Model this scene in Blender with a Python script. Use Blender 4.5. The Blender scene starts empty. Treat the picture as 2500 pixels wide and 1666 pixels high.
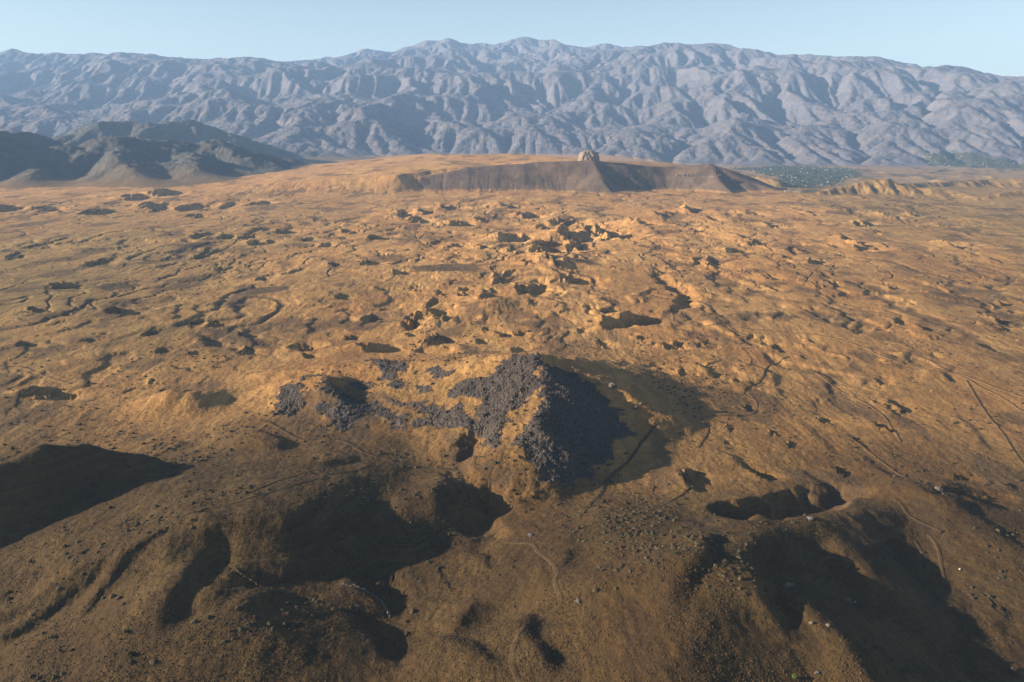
import bpy, math
import numpy as np

# ------------------------------------------------------------------ camera, sky, sun
SC = bpy.context.scene
COL = SC.collection
Q = 1.0                                   # terrain density
CAM_H = 300.0
PITCH = math.radians(15.3)
SUN_EL, SUN_AZ = math.radians(16.0), math.radians(5.0)     # low sun from the left, a touch behind the camera

cam_data = bpy.data.cameras.new('camera')
cam_data.sensor_width = 36.0
cam_data.lens = 28.0
cam_data.clip_start = 1.0
cam_data.clip_end = 100000.0
cam = bpy.data.objects.new('camera', cam_data)
cam.location = (0, 0, CAM_H)
cam.rotation_euler = (math.pi / 2 - PITCH, 0, 0)
COL.objects.link(cam)
SC.camera = cam

world = bpy.data.worlds.new('World')
SC.world = world
world.use_nodes = True
wn = world.node_tree
wn.nodes.clear()
wo = wn.nodes.new('ShaderNodeOutputWorld')
wb = wn.nodes.new('ShaderNodeBackground')
sky = wn.nodes.new('ShaderNodeTexSky')
sky.sky_type = 'NISHITA'
sky.sun_disc = False
sky.sun_elevation = SUN_EL
# direction towards the sun: (-cos az, -sin az)
SUN_DIR = (-math.cos(SUN_EL) * math.cos(SUN_AZ), -math.cos(SUN_EL) * math.sin(SUN_AZ), math.sin(SUN_EL))
sky.sun_rotation = math.atan2(SUN_DIR[0], SUN_DIR[1])
sky.altitude = 800
sky.air_density = 0.95
sky.dust_density = 0.6
sky.ozone_density = 0.0
wb.inputs['Strength'].default_value = 0.05
wn.links.new(sky.outputs[0], wb.inputs['Color'])
wn.links.new(wb.outputs[0], wo.inputs['Surface'])

sun_data = bpy.data.lights.new('sun', 'SUN')
sun_data.energy = 5.0
sun_data.angle = math.radians(0.5)
sun_data.color = (1.0, 0.84, 0.66)
sun = bpy.data.objects.new('sun', sun_data)
COL.objects.link(sun)
from mathutils import Vector
sun.rotation_euler = Vector(SUN_DIR).to_track_quat('Z', 'Y').to_euler()

SC.view_settings.view_transform = 'Standard'
SC.view_settings.look = 'None'
SC.view_settings.gamma = 1.0
SC.view_settings.use_curve_mapping = False
SC.view_settings.exposure = 1.68
SC.cycles.use_denoising = True
SC.cycles.denoiser = 'OPENIMAGEDENOISE'
SC.cycles.denoising_input_passes = 'RGB_ALBEDO_NORMAL'
SC.cycles.denoising_prefilter = 'ACCURATE'
SC.cycles.use_adaptive_sampling = False
SC.cycles.volume_bounces = 0
SC.cycles.max_bounces = 4
SC.cycles.diffuse_bounces = 1

# ------------------------------------------------------------------ helpers
CP,SP=math.cos(PITCH),math.sin(PITCH)
F32=np.float32
W,HT,FPX=2500.,1666.,2500.*28/36

def ray(px,py):
    u=(px-W/2)/FPX; v=(py-HT/2)/FPX
    return np.array([u, CP-v*SP, -SP-v*CP])
def at(px,py,z=0.):
    d=ray(px,py); t=(z-CAM_H)/d[2]
    return d[0]*t, d[1]*t
def far(px,py,dist):
    d=ray(px,py); t=dist/d[1]
    return d[0]*t, dist, CAM_H+d[2]*t
def project(X,Y,Z):
    zc=Y*CP-(Z-CAM_H)*SP
    yc=-(Y*SP+(Z-CAM_H)*CP)
    return W/2+FPX*X/zc, HT/2+FPX*yc/zc

def noise(x,y,seed=0):
    xf=np.floor(x); yf=np.floor(y)
    fx=(x-xf).astype(F32); fy=(y-yf).astype(F32)
    xi=xf.astype(np.int64).astype(np.uint32); yi=yf.astype(np.int64).astype(np.uint32)
    def g(ix,iy,dx,dy):
        h=ix*np.uint32(374761393)+iy*np.uint32(668265263)+np.uint32((seed*2246822519+97)&0xffffffff)
        h=(h^(h>>np.uint32(13)))*np.uint32(1274126177)
        h=(h^(h>>np.uint32(16)))&np.uint32(255)
        return GRX[h]*dx+GRY[h]*dy
    one=np.uint32(1)
    u=fx*fx*fx*(fx*(fx*6-15)+10); v=fy*fy*fy*(fy*(fy*6-15)+10)
    a=g(xi,yi,fx,fy); b=g(xi+one,yi,fx-1,fy); c=g(xi,yi+one,fx,fy-1); d=g(xi+one,yi+one,fx-1,fy-1)
    a+=u*(b-a); c+=u*(d-c)
    return (a+v*(c-a))*F32(1.5)
_a=np.arange(256)*2*np.pi/256
GRX=np.cos(_a).astype(F32); GRY=np.sin(_a).astype(F32)
def fbm(x,y,o=4,seed=0,gain=.5,lac=2.03):
    s=0.;a=1.
    for i in range(o):
        s=s+a*noise(x+i*17.3,y-i*9.1,seed+i); a*=gain; x=x*lac; y=y*lac
    return s
def ridged(x,y,o=4,seed=0,gain=.5,lac=2.03):
    s=0.;a=1.
    for i in range(o):
        s=s+a*(1-2*np.abs(noise(x+i*17.3,y-i*9.1,seed+i))); a*=gain; x=x*lac; y=y*lac
    return s
def sstep(a,b,x):
    t=np.clip((x-a)/(b-a),0,1); return t*t*(3-2*t)
def smax(a,b,k):
    return .5*(a+b+np.sqrt((a-b)**2+k*k))

def tent(X,Y,pts,sl,sr,k=3.,maxd=1e9,base=-1e9,rnd=0.):
    """union of sloping roofs over a 3D polyline; sl / sr: slope on its left / right side"""
    out=np.full(X.shape,-1e4,F32)
    for (x0,y0,z0),(x1,y1,z1) in zip(pts[:-1],pts[1:]):
        R=min(maxd,(max(z0,z1)+60)/max(min(sl,sr),.01))
        m=(X>min(x0,x1)-R)&(X<max(x0,x1)+R)&(Y>min(y0,y1)-R)&(Y<max(y0,y1)+R)
        if not m.any(): continue
        x=X[m]; y=Y[m]
        dx,dy=x1-x0,y1-y0; L2=dx*dx+dy*dy+1e-6
        t=np.clip(((x-x0)*dx+(y-y0)*dy)/L2,0,1)
        ex=x-(x0+t*dx); ey=y-(y0+t*dy)
        d=np.sqrt(ex*ex+ey*ey+rnd*rnd)-rnd
        side=(dx*ey-dy*ex)/np.sqrt(L2)/(np.sqrt(ex*ex+ey*ey)+1e-3)
        s=sr+(sl-sr)*sstep(-1,1,side)
        zz=(z0+t*(z1-z0)-s*d).astype(F32)
        zz=np.where(d<maxd,zz,-1e4)
        out[m]=np.maximum(out[m],zz) if k<=0 else smax(out[m],zz,k)
    return out
SKY=[(0,127),(90,128),(200,135),(290,130),(330,125),(360,124),(385,138),(470,145),(560,146),(640,142),(700,138),(760,130),(830,124),(900,120),(1000,112),(1040,105),(1100,100),(1150,104),(1200,104),(1265,95),(1300,103),(1340,98),(1400,110),(1440,110),(1490,112),(1530,106),(1580,104),(1640,104),(1700,103),(1760,108),(1820,120),(1900,132),(1960,136),(2030,137),(2090,133),(2150,145),(2200,155),(2280,158),(2330,165),(2400,178),(2450,188),(2500,193)]

def base_big(X,Y):
    """plain, falling to the river valley on the right and rising to the foot of the range"""
    r=np.clip((X-250-0.08*Y)/900.,0,1)
    r=r*r*(3-2*r)
    return -115.*r*sstep(3700,5200,Y)-40.*sstep(4800,6500,Y)*(1-r)

RANGE=[ # (points (px,py,dist), slope left, slope right)
 # back crest
 ([(690,138,17500),(830,124,17500),(1000,112,17500),(1100,100,17500),(1200,104,17500),(1265,95,17200),(1340,98,17000),(1440,110,16800),(1530,106,16500)],.35,.22),
 ([(1440,110,16800),(1580,104,15500),(1700,103,14500),(1760,108,14300),(1900,132,13800),(2030,137,13300),(2090,133,13000),(2200,155,12600),(2330,165,12000),(2500,193,11500),(2700,215,11000),(3000,240,10500)],.3,.24),
 ([(-500,135,16500),(-200,128,16000),(0,127,15500),(200,135,15200),(350,124,14800),(385,138,14700),(560,146,14000),(640,142,13800),(700,150,13600)],.3,.2),
 # spurs towards the valley
 ([(1100,100,17500),(1058,128,14200),(919,139,13600),(830,160,13200),(700,180,12600),(560,215,11800)],.3,.32),
 ([(1058,128,14200),(1133,164,13200),(1080,182,12700),(994,214,12000),(951,264,10600),(884,321,9200)],.33,.36),
 ([(1265,95,17200),(1250,150,14200),(1240,178,13000),(1205,207,12300),(1148,246,11300),(1060,300,9900)],.33,.36),
 ([(1340,98,17000),(1400,140,14500),(1358,164,13600),(1330,221,12000),(1287,257,11000),(1169,314,9600)],.33,.36),
 ([(1440,110,16800),(1500,150,14500),(1530,190,12800),(1450,230,11600),(1400,280,10300),(1300,340,9200)],.3,.33),
 ([(1580,104,15500),(1640,150,13300),(1650,210,11700),(1600,270,10400),(1560,330,9300)],.3,.33),
 ([(1700,103,14500),(1760,160,12700),(1830,220,11300),(1800,290,9900),(1760,350,8900)],.3,.33),
 ([(1900,132,13800),(1930,190,11900),(1990,250,10600),(1960,310,9500),(1930,360,8700)],.3,.33),
 ([(2090,133,13000),(2150,190,11300),(2180,250,10300),(2140,310,9300),(2120,360,8700)],.3,.33),
 ([(2330,165,12000),(2320,220,10600),(2380,280,9700),(2350,330,9000)],.3,.33),
 ([(2500,193,11500),(2480,250,10200),(2540,310,9200)],.3,.33),
 ([(0,127,15500),(40,180,13500),(110,215,12500),(200,190,12800),(330,230,11500),(420,280,9900)],.3,.33),
 ([(350,124,14800),(330,160,13500),(450,200,12000),(560,250,10600),(620,300,9300)],.3,.33),
 ([(560,146,14000),(480,155,13600),(640,200,12200),(760,250,10600),(740,310,9000)],.3,.33),
 ([(-400,160,14000),(-150,200,12500),(50,250,10800),(150,285,9600)],.3,.33),
]
HILLS=[ # dark foothills on the left
 ([(-480,210,4200),(-330,190,4700),(-360,200,5500)],.5,.48),  # ridge beyond the left frame edge, added to cast shadow over the foothills
 ([(-300,372,4500),(-60,366,4500),(60,372,4500),(140,370,4500),(205,356,4600),(268,333,4700),(330,346,4800),(420,350,4950),(520,342,5200),(600,360,5350),(690,380,5500)],.5,.45),
 ([(268,333,4700),(300,385,4320),(335,432,3980)],.42,.55),
 ([(60,372,4500),(80,410,4150),(70,440,3950)],.45,.5),
 ([(420,350,4950),(470,385,4500),(500,410,4250)],.4,.45),
 ([(520,342,5200),(600,375,4800)],.4,.4),
 ([(-200,335,5700),(0,332,5700),(60,322,5700),(120,345,5600),(200,350,5500)],.45,.45),
 ([(180,318,6500),(240,298,6600),(300,288,6700),(360,300,6700),(450,288,7000),(540,312,7000),(620,345,7200)],.45,.42),
]
def lift(pts): return [far(*p) for p in pts]

def erode(z,fixed,dx,n,kdt,diff,talus,seed=5):
    ny,nx=z.shape; N=ny*nx
    idx=np.arange(N).reshape(ny,nx)
    offs=[(-1,-1),(-1,0),(-1,1),(0,-1),(0,1),(1,-1),(1,0),(1,1)]
    rs=np.random.RandomState(seed)
    for it in range(n):
        zp=np.pad(z+rs.rand(ny,nx)*.5,1,constant_values=1e9)
        ip=np.pad(idx,1,constant_values=-1)
        best=np.zeros((ny,nx)); rec=idx.copy(); dist=np.full((ny,nx),dx)
        zc=zp[1:-1,1:-1]
        for dy_,dx_ in offs:
            L=dx*np.hypot(dy_,dx_)
            s=(zc-zp[1+dy_:ny+1+dy_,1+dx_:nx+1+dx_])/L
            m=s>best
            best=np.where(m,s,best); rec=np.where(m,ip[1+dy_:ny+1+dy_,1+dx_:nx+1+dx_],rec); dist=np.where(m,L,dist)
        rec=np.where(fixed,idx,rec).ravel(); dist=dist.ravel()
        d=(rec!=np.arange(N)).astype(np.int32); r=rec.copy()
        for _ in range(12):
            d=d+d[r]; r=r[r]
        order=np.argsort(d,kind='stable'); ds=d[order]
        b=np.searchsorted(ds,np.arange(1,ds[-1]+2))
        A=np.full(N,dx*dx)
        for L in range(len(b)-2,-1,-1):
            nn=order[b[L]:b[L+1]]
            np.add.at(A,rec[nn],A[nn])
        c=kdt*np.sqrt(A)/dist
        zf=z.ravel().copy()
        for L in range(len(b)-1):
            nn=order[b[L]:b[L+1]]
            zf[nn]=np.minimum(zf[nn],(zf[nn]+c[nn]*zf[rec[nn]])/(1+c[nn]))
        z=zf.reshape(ny,nx)
        q=np.pad(z,1,mode='edge')
        lap=(q[:-2,1:-1]+q[2:,1:-1]+q[1:-1,:-2]+q[1:-1,2:]-4*z)
        z=z+diff*lap
        # slope limit
        for _ in range(2):
            q=np.pad(z,1,mode='edge')
            for sl in ((slice(None,-2),slice(1,-1)),(slice(2,None),slice(1,-1)),(slice(1,-1),slice(None,-2)),(slice(1,-1),slice(2,None))):
                e=z-q[sl]-talus*dx
                z=z-np.where(e>0,e*.2,0)
    return z

def build_mountains():
    xs=np.arange(-14000,14001,28.); ys=np.arange(3400,23001,28.)
    X,Y=np.meshgrid(xs,ys)
    wx=X+260*fbm(X/1500,Y/1500,4,11)+60*fbm(X/300,Y/300,2,15); wy=Y+260*fbm(X/1500,Y/1500,4,21)+60*fbm(X/300,Y/300,2,25)
    b=base_big(X,Y)
    up=np.full(X.shape,-1e4)
    deep=lambda L:[far(a,b,d+max(d-9000,0)*.22) for a,b,d in L]
    for pts,sl,sr in RANGE: up=smax(up,tent(wx,wy,deep(pts),sl,sr,60.,maxd=2600.,rnd=160.),90.)
    ramp=-200+sstep(8200,16500,Y+1500*sstep(1500,6000,X)+900*fbm(X/4000,Y/4000,2,3))*950
    m=smax(up,ramp,200.)+(150*fbm(X/2300,Y/2300,3,33,.5)+80*fbm(X/800,Y/800,4,31,.5))*sstep(-50,400,np.maximum(up,ramp))
    h=np.full(X.shape,-1e4)
    w2x=X+60*fbm(X/500,Y/500,3,41); w2y=Y+60*fbm(X/500,Y/500,3,42)
    for pts,sl,sr in HILLS: h=smax(h,tent(w2x,w2y,lift(pts),sl,sr,20.,maxd=1400.,rnd=40.),30.)
    m=smax(m,h+34*ridged(X/330,Y/330,4,51,.55)-28,40.)
    fixed=m<b+4
    z=smax(m,b,40.)+fbm(X/200,Y/200,3,61)*2
    z=erode(z,fixed,28.,34,.042,.05,.66)
    return z.astype(F32)

# ------------------------------------------------------------------ near landforms (traced: photo pixel -> ground point)
# hills: list of (points (px,py,z of the crest), slope left of the line, slope right of it)
def crest(pts): return [at(px,py,z)+(z,) for px,py,z in pts]
SCREE_HILL=[
 ([(1310,868,56),(1318,905,53),(1328,945,48),(1336,985,42),(1305,1040,36),(1290,1085,30),(1282,1130,22),(1262,1180,9)],.52,.34),
 ([(1310,868,54),(1240,870,50),(1180,880,40),(1080,885,30),(930,888,22),(800,898,14),(680,905,6)],.3,.3),
 ([(1310,868,54),(1365,883,46),(1425,915,41.5),(1470,927,37),(1500,949,33),(1555,995,22),(1610,1023,11),(1680,1055,-4)],.42,.5),
 ([(775,918,24),(735,925,20),(690,940,10)],.4,.45),
 ([(775,918,24),(800,955,20),(850,1000,13),(930,1030,8)],.4,.4),
 ([(1170,1060,9),(1060,1040,9),(960,1020,9)],.2,.3),
]
MOUNDS=[
 ([(400,968,9),(425,958,14),(470,962,12),(495,970,6)],.4,.5),
 # big hill cut by the left edge of the picture
 ([(-560,1400,4),(-400,1330,15),(-250,1258,34),(-110,1186,40),(0,1130,47),(95,1084,53),(200,1087,45),(330,1117,33),(450,1148,13)],.9,.80),
 ([(470,1100,6),(560,1090,13),(640,1085,16),(700,1090,12),(740,1110,2)],.15,.42),
 # spur with the bright crest
 ([(230,1450,8),(350,1360,20),(420,1322,29),(520,1271,34),(604,1255,36),(690,1252,34),(745,1238,30),(792,1212,27),(836,1172,24),(875,1172,12)],.14,.72),
 # knoll beside the flat field
 ([(955,1270,6),(985,1226,15),(1040,1205,20),(1085,1190,20),(1116,1172,16)],.3,.75),
 ([(985,1226,15),(990,1280,10),(1000,1320,2)],.4,.4),
 # lower left lobes
 ([(320,1660,9),(385,1580,14),(445,1500,20),(500,1436,23),(565,1398,20),(650,1392,11),(760,1400,4)],.2,.62),
 ([(370,1640,6),(430,1570,14),(510,1512,21),(590,1490,22),(690,1495,15),(780,1512,5)],.35,.3),
 # right hill
 ([(1420,1480,20),(1510,1425,30),(1640,1372,42),(1740,1392,42),(1712,1500,38),(1660,1590,34),(1600,1700,30),(1560,1800,28)],.5,.26),
 ([(1740,1392,42),(1760,1352,40),(1850,1300,30),(1960,1276,24),(2090,1250,16),(2200,1240,6)],.25,.36),
 ([(1900,1400,26),(1928,1430,36),(1985,1500,34),(2060,1580,31),(2130,1670,28),(2200,1760,26)],.5,.5),
 ([(1830,1420,16),(1860,1440,18),(1845,1500,15)],.5,.5),
 ([(2045,1325,18),(2070,1345,20),(2130,1405,16),(2190,1465,10),(2230,1500,4)],.45,.5),
 ([(2260,1203,14),(2285,1194,18),(2312,1195,16)],.35,.45),
 ([(2280,1300,4),(2380,1310,10),(2440,1340,10),(2500,1400,8)],.1,.25),
 # low swells of the plain
 ([(1190,745,9),(1215,728,10),(1240,752,3)],.2,.3),
 ([(1345,650,10),(1385,628,14),(1420,640,8)],.2,.35),
]
def fr(pts): return [far(*p) for p in pts]
MESA=[
 ([(975,449,3680),(1030,434,3720),(1140,410,3800),(1310,397,3850),(1435,393,3830),(1520,400,3870),(1620,409,3920),(1730,402,3880),(1765,411,3860),(1790,432,3800),(1860,456,3720),(1950,478,3600)],.30,.60),
 ([(1435,393,3830),(1462,428,3690),(1500,470,3545)],.52,.52),
 ([(1735,402,3880),(1750,430,3760),(1790,470,3570)],.55,.6),
]
PLATEAU=[
 ([(700,418,5400),(860,405,5300),(1040,381,5200),(1160,386,4900),(1240,381,5000),(1330,387,4600),(1440,392,4050)],.12,.10),
 ([(1310,397,3900),(1435,393,3880)],.05,.6),
 ([(1040,381,5200),(1100,400,4200),(1140,410,3850)],.09,.09),
]
BADLAND=[
 ([(1950,478,3450),(2020,462,3560),(2095,447,3620),(2130,440,3640),(2165,437,3640),(2200,454,3580),(2290,462,3540),(2330,470,3480),(2380,482,3380),(2400,500,3260)],.35,.55),
 ([(2380,486,3330),(2430,474,3400),(2480,466,3450),(2580,462,3450)],.4,.55),
 ([(2190,449,3950),(2290,446,4200),(2380,440,4300),(2520,436,4300)],.3,.45),
 ([(1890,438,4700),(1830,428,4850),(1770,424,5000)],.3,.4),
]
# dark blots of the plain: short steep east faces  (px,py,width,height)
BLOTS=[(246,641,35,16),(118,593,20,18),(39,623,30,14),(489,580,28,10),(557,578,34,9),(603,578,30,8),(640,589,40,14),(503,614,25,24),(543,652,26,12),(725,655,18,14),(407,671,14,8),(640,670,24,8),(796,593,26,10),(753,582,24,8),(482,778,26,12),(532,783,40,14),(371,807,24,18),(613,847,30,20),(750,835,40,16),(757,862,40,12),(396,848,28,8),(471,859,30,10),(678,907,36,12),(139,958,90,18),(371,925,20,10),(321,944,15,10),(403,946,18,8),
(1262,577,80,16),(1119,596,36,10),(1183,606,26,8),(1251,614,24,8),(1276,617,20,8),(1344,595,60,12),(1416,571,100,20),(1501,566,100,24),(1416,596,50,20),(1350,606,70,10),(1387,641,80,36),(1294,647,40,12),(1423,632,40,26),(1207,655,20,10),(1226,679,30,30),(1294,707,60,22),(1409,680,80,14),(1133,702,30,10),(1133,718,40,14),(1076,710,30,10),(1198,711,36,20),(1198,728,50,24),(1059,732,30,20),(1015,780,50,28),(1085,760,50,20),(908,773,40,20),(1305,743,26,14),(1441,748,22,10),(1490,757,44,14),(1500,786,80,20),(1570,775,90,22),(1080,827,60,20),(948,846,100,12),(1190,800,30,12),(1176,827,30,8),(1001,814,36,8),(1255,812,70,8),(1266,850,40,14),(1466,832,26,28),(1419,805,30,12),(1566,823,30,12),(1644,843,60,16),(1598,839,20,8),(1530,893,30,10),(1662,907,30,22),
(1713,564,36,16),(1810,575,40,12),(1849,593,40,12),(1935,604,34,22),(1953,593,30,8),(2028,596,26,10),(2081,582,50,22),(2106,604,40,10),(2149,562,40,14),(2165,593,14,10),(2142,604,24,8),(1803,611,50,8),(1742,636,26,18),(1706,636,20,12),(1746,646,26,10),(2071,625,22,14),(1989,641,40,10),(1924,627,30,8),(2374,568,26,12),(2338,596,60,16),(2374,620,30,12),(2321,629,26,8),(2428,634,30,12),(2171,700,30,10),(1881,679,30,12),(1839,704,30,8),(1889,704,24,12),(2035,693,26,12),(2199,787,34,16),(2260,804,36,10),(2435,782,50,16),(2446,800,40,16),(2446,739,40,12),(2410,846,40,14),(1903,850,36,14),(1667,845,26,10),(1821,887,16,14),(1717,891,28,14),(1746,914,30,12),(1806,932,30,10),(1742,946,22,8),(1967,871,20,8),(1996,900,22,10),(2156,925,30,10),(2321,918,24,16),(2017,1027,28,14),(2160,1043,36,20),(1889,1064,24,18),(1785,1050,24,14),(1699,1054,28,14),(1931,1089,40,14),(2106,1086,20,16),(2085,1070,16,10),(2199,986,50,30),(2139,975,24,14),(1828,1000,30,12),(1778,1087,20,10),
(1699,1177,60,46),(1863,1167,50,18),(2056,1156,50,22),(2350,1170,40,14),(2400,1300,30,20),(2480,1190,40,14),
(385,502,60,14),(470,505,50,12),(340,485,50,8),(420,475,60,7),(130,512,60,8),(20,515,50,12),(560,500,30,9),(250,520,40,10),(480,525,40,8),(640,498,40,8),
(980,520,50,16),(1040,512,40,8),(1100,505,40,7),(1190,530,40,8),(1030,535,46,12),(1130,540,60,10),(1290,520,50,8),(1250,503,60,6),(1400,540,70,12),(1360,556,70,12),(1465,548,60,12),(1570,545,60,10),(1630,520,40,8),(1690,510,40,16),(1757,512,20,8),(1745,536,30,8),(1840,520,40,8),(1950,520,26,12),(1990,522,20,10),(2070,515,40,10),(2170,525,60,10),(2228,520,30,10),(2120,545,60,8),(2390,540,40,12),(2300,545,40,8),(1900,548,50,8),(860,560,40,8),(930,575,40,8),(700,560,36,8),(820,640,30,8),(905,640,40,8),(980,660,40,8),(840,720,40,8),(930,700,30,8),(600,810,40,8),(860,820,40,10),(300,760,60,8),(160,700,50,8),(90,760,40,10),(220,830,30,8),(60,840,40,8),
(1450,1110,24,10),(1540,1148,26,8),(1600,1205,24,10),(1480,1240,26,10),(1290,1265,24,8),(1370,1275,28,8),(1620,1310,30,14),(1420,1370,40,24),(1415,1430,24,30),(1385,1310,40,10),(960,1330,26,10),(985,1325,24,10),(1240,1163,20,10),
(1880,1345,40,14),(2160,1290,30,20),(2240,1330,30,20),(2440,1340,40,16),(2060,1292,46,20),(2066,1352,26,14),(2460,1400,20,50),(2430,1480,30,40)]
# gullies and channels: points (px,py), depth, half width (m)
GULLIES=[
 ([(64,604),(118,602),(129,584)],4,10),([(598,575),(625,563),(668,556)],6,12),([(357,657),(403,645),(440,638)],4,8),([(450,655),(505,641)],3,7),
 ([(495,758),(530,750),(545,728),(560,712),(610,695),(690,690),(760,683)],4,7),([(300,772),(386,757),(486,762)],1.5,5),
 ([(505,800),(530,825),(600,845),(665,848)],4,16),
 ([(994,800),(1008,773),(1058,764),(1087,750),(1104,762)],8,14),
 ([(1326,686),(1325,703),(1276,716)],6,10),([(1415,618),(1480,612),(1580,621)],2.5,6),
 ([(1608,650),(1616,678),(1651,696),(1672,711),(1688,728),(1662,748),(1645,766)],10,14),([(1660,755),(1690,775),(1720,800)],4,8),
 ([(1440,790),(1530,782),(1610,770)],8,15),([(1735,740),(1755,770),(1778,790)],2,5),
 ([(1575,900),(1600,890),(1640,885),(1690,880)],3,8),
 ([(1765,1312),(1800,1302),(1860,1285),(1950,1250),(2020,1222),(2085,1203)],20,17),
 ([(2230,1222),(2330,1225),(2420,1232),(2520,1245)],6,14),
 ([(1100,1170),(1130,1220),(1170,1290),(1190,1330)],6,14),
 ([(1160,1100),(1150,1130),(1140,1165)],11,9),([(1215,1215),(1200,1240),(1210,1260)],6,8),
 ([(2100,1290),(2160,1340),(2230,1410),(2290,1470)],3,8),([(2360,1480),(2390,1530),(2440,1580)],2,6),
 ([(1960,1150),(2030,1190),(2080,1210)],2,6),([(1800,1125),(1850,1160),(1900,1170)],3,6),
 ([(1350,660),(1410,682),(1470,682)],5,10),([(0,893),(54,895),(118,921),(171,937)],1.,5),
]
# scarps: points, drop to the right, softness, reach (m)
SCARPS=[
 ([(258,1430),(130,1490),(0,1537),(-120,1580)],5,4,16),([(288,1424),(200,1482),(100,1530),(0,1572),(-120,1620)],7,4,18),
 ([(565,1380),(420,1396),(330,1434),(250,1492),(180,1568)],4.5,2,14),
 ([(610,1400),(535,1418),(495,1450),(470,1505),(430,1565),(390,1625)],11,6,34),
 ([(660,1488),(655,1510),(620,1550),(560,1600)],8,6,30),
 ([(830,1420),(885,1433),(930,1468),(958,1510)],9,3,26),
 ([(965,1385),(985,1420),(1003,1465),(1000,1525)],-1.5,2,10),
 ([(1060,1378),(1090,1425),(1106,1480)],2.0,1.5,12),([(1130,1350),(1185,1375),(1197,1425)],2.5,2,14),
 ([(1195,1480),(1175,1520),(1140,1575)],10,8,40),
 ([(860,1515),(890,1560),(960,1610),(1030,1640)],9,7,36),
 ([(1070,1570),(1120,1600),(1180,1650),(1240,1710)],10,7,38),
 ([(1308,1550),(1316,1610),(1340,1720)],11,8,40),
 ([(1400,1400),(1395,1430),(1385,1465)],4,3,16),
 ([(1748,1415),(1742,1450),(1696,1518),(1640,1560),(1600,1640)],8,5,34),
 ([(1880,1410),(1868,1480),(1885,1560),(1895,1680)],12,7,40),
 ([(1690,1150),(1685,1190),(1700,1220)],6,3,20),
 ([(800,1190),(835,1180),(870,1175)],5,3,18),
 ([(2080,1300),(2120,1330),(2210,1400),(2280,1480)],5,4,24),
 ([(2440,1480),(2455,1520),(2440,1560)],3,3,16),
 ([(600,1085),(660,1095),(700,1120),(690,1150)],6,5,26),
 ([(470,1095),(440,1120),(380,1140)],4,4,20),
 ([(1290,1290),(1310,1300),(1330,1300)],1.5,2,10),
 ([(1740,1100),(1800,1125),(1850,1165),(1900,1185)],4,3,18),
 ([(2080,1100),(2130,1130),(2200,1190)],2.5,3,18),([(2330,1260),(2420,1310),(2480,1380)],4,5,30),
 ([(1970,1040),(2000,1070),(2060,1120)],2.5,3,18),([(2330,1000),(2380,1040),(2440,1120)],2.5,3,20),
]
HOLLOWS=[(1139,776,34,11,7),(1069,852,62,13,9),(750,836,42,14,6),(530,1480,64,42,8),(1405,725,60,12,3),(950,1440,30,40,4),(1520,1010,34,26,3)]

def warp(X,Y,a,s,seed): return X+a*fbm(X/s,Y/s,3,seed), Y+a*fbm(X/s,Y/s,3,seed+7)

def blots(X,Y,Z):
    rs=np.random.RandomState(3)
    B=[]
    for px,py,w,h in BLOTS:
        if w>22:
            n=3 if w>44 else 2
            for q in range(n):
                f=.5+.35*rs.rand(); t=(q+.5)/n*2-1
                B.append((px+t*w*.30+rs.randn()*w*.06,py-t*h*.25*rs.choice([-1,1])+rs.randn()*h*.12,w*f*(.8 if n==3 else .9),h*f*1.15,w))
        else: B.append((px,py,w,h,w))
    for px,py,w,h,w0 in B:
        cx,cy=at(px,py,0.)
        zc=cy*CP+CAM_H*SP
        mpp=zc/FPX; dep=math.atan2(CAM_H,math.hypot(cx,cy))
        a=w*mpp; b=h*mpp/math.sin(dep)
        sx=.2*a; sy=max(.5*b,.3*a); amp=.27*a*(w0/w)**.5*1.12
        cx-=.34*a
        m=(abs(X-cx)<2.6*a)&(abs(Y-cy)<2.2*sy)
        if not m.any(): continue
        x=X[m];y=Y[m]
        th=rs.uniform(-.3,.3)
        k=int(px*7+py)%977
        x=x+.38*a*fbm(x/a*1.0,y/sy*.9,4,k,.6)
        y=y+.35*sy*fbm(x/a*.8+9,y/sy*.8,2,k+5)
        u=(x-cx+th*(y-cy))/sx; v=(y-cy)/sy
        g=np.exp(-v*v*v*v*.7)
        f=-np.tanh(u*1.4)*np.where(u<0,np.exp(-np.abs(u)/3.4),np.exp(-np.abs(u)/4.2))
        Z[m]+=(amp*f*g*.8).astype(F32)
    return Z

def gullies(X,Y,Z):
    for pts,dep,hw in GULLIES:
        P=[at(*p) for p in pts]
        tot=len(P)-1
        D=np.full(X.shape,1e9,F32); T=np.zeros(X.shape,F32)
        xs=[p[0] for p in P]; ys=[p[1] for p in P]
        m=(X>min(xs)-4*hw)&(X<max(xs)+4*hw)&(Y>min(ys)-4*hw)&(Y<max(ys)+4*hw)
        if not m.any(): continue
        x=X[m]; y=Y[m]
        x,y=x+hw*.85*fbm(x/(hw*2.6),y/(hw*2.6),4,71),y+hw*.85*fbm(x/(hw*2.6),y/(hw*2.6),4,77)
        D=np.full(x.shape,1e9); T=np.zeros(x.shape)
        for i in range(tot):
            x0,y0=P[i]; x1,y1=P[i+1]
            dx,dy=x1-x0,y1-y0
            t=np.clip(((x-x0)*dx+(y-y0)*dy)/(dx*dx+dy*dy),0,1)
            d=np.hypot(x-x0-t*dx,y-y0-t*dy)
            T=np.where(d<D,(i+t)/tot,T); D=np.minimum(D,d)
        e=np.sin(np.clip(T,.0,1)*np.pi)**.5*.8+.2
        s=D/hw
        Z[m]-=(dep*e*(1-sstep(.15,1.35,s))).astype(F32)
    return Z

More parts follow.
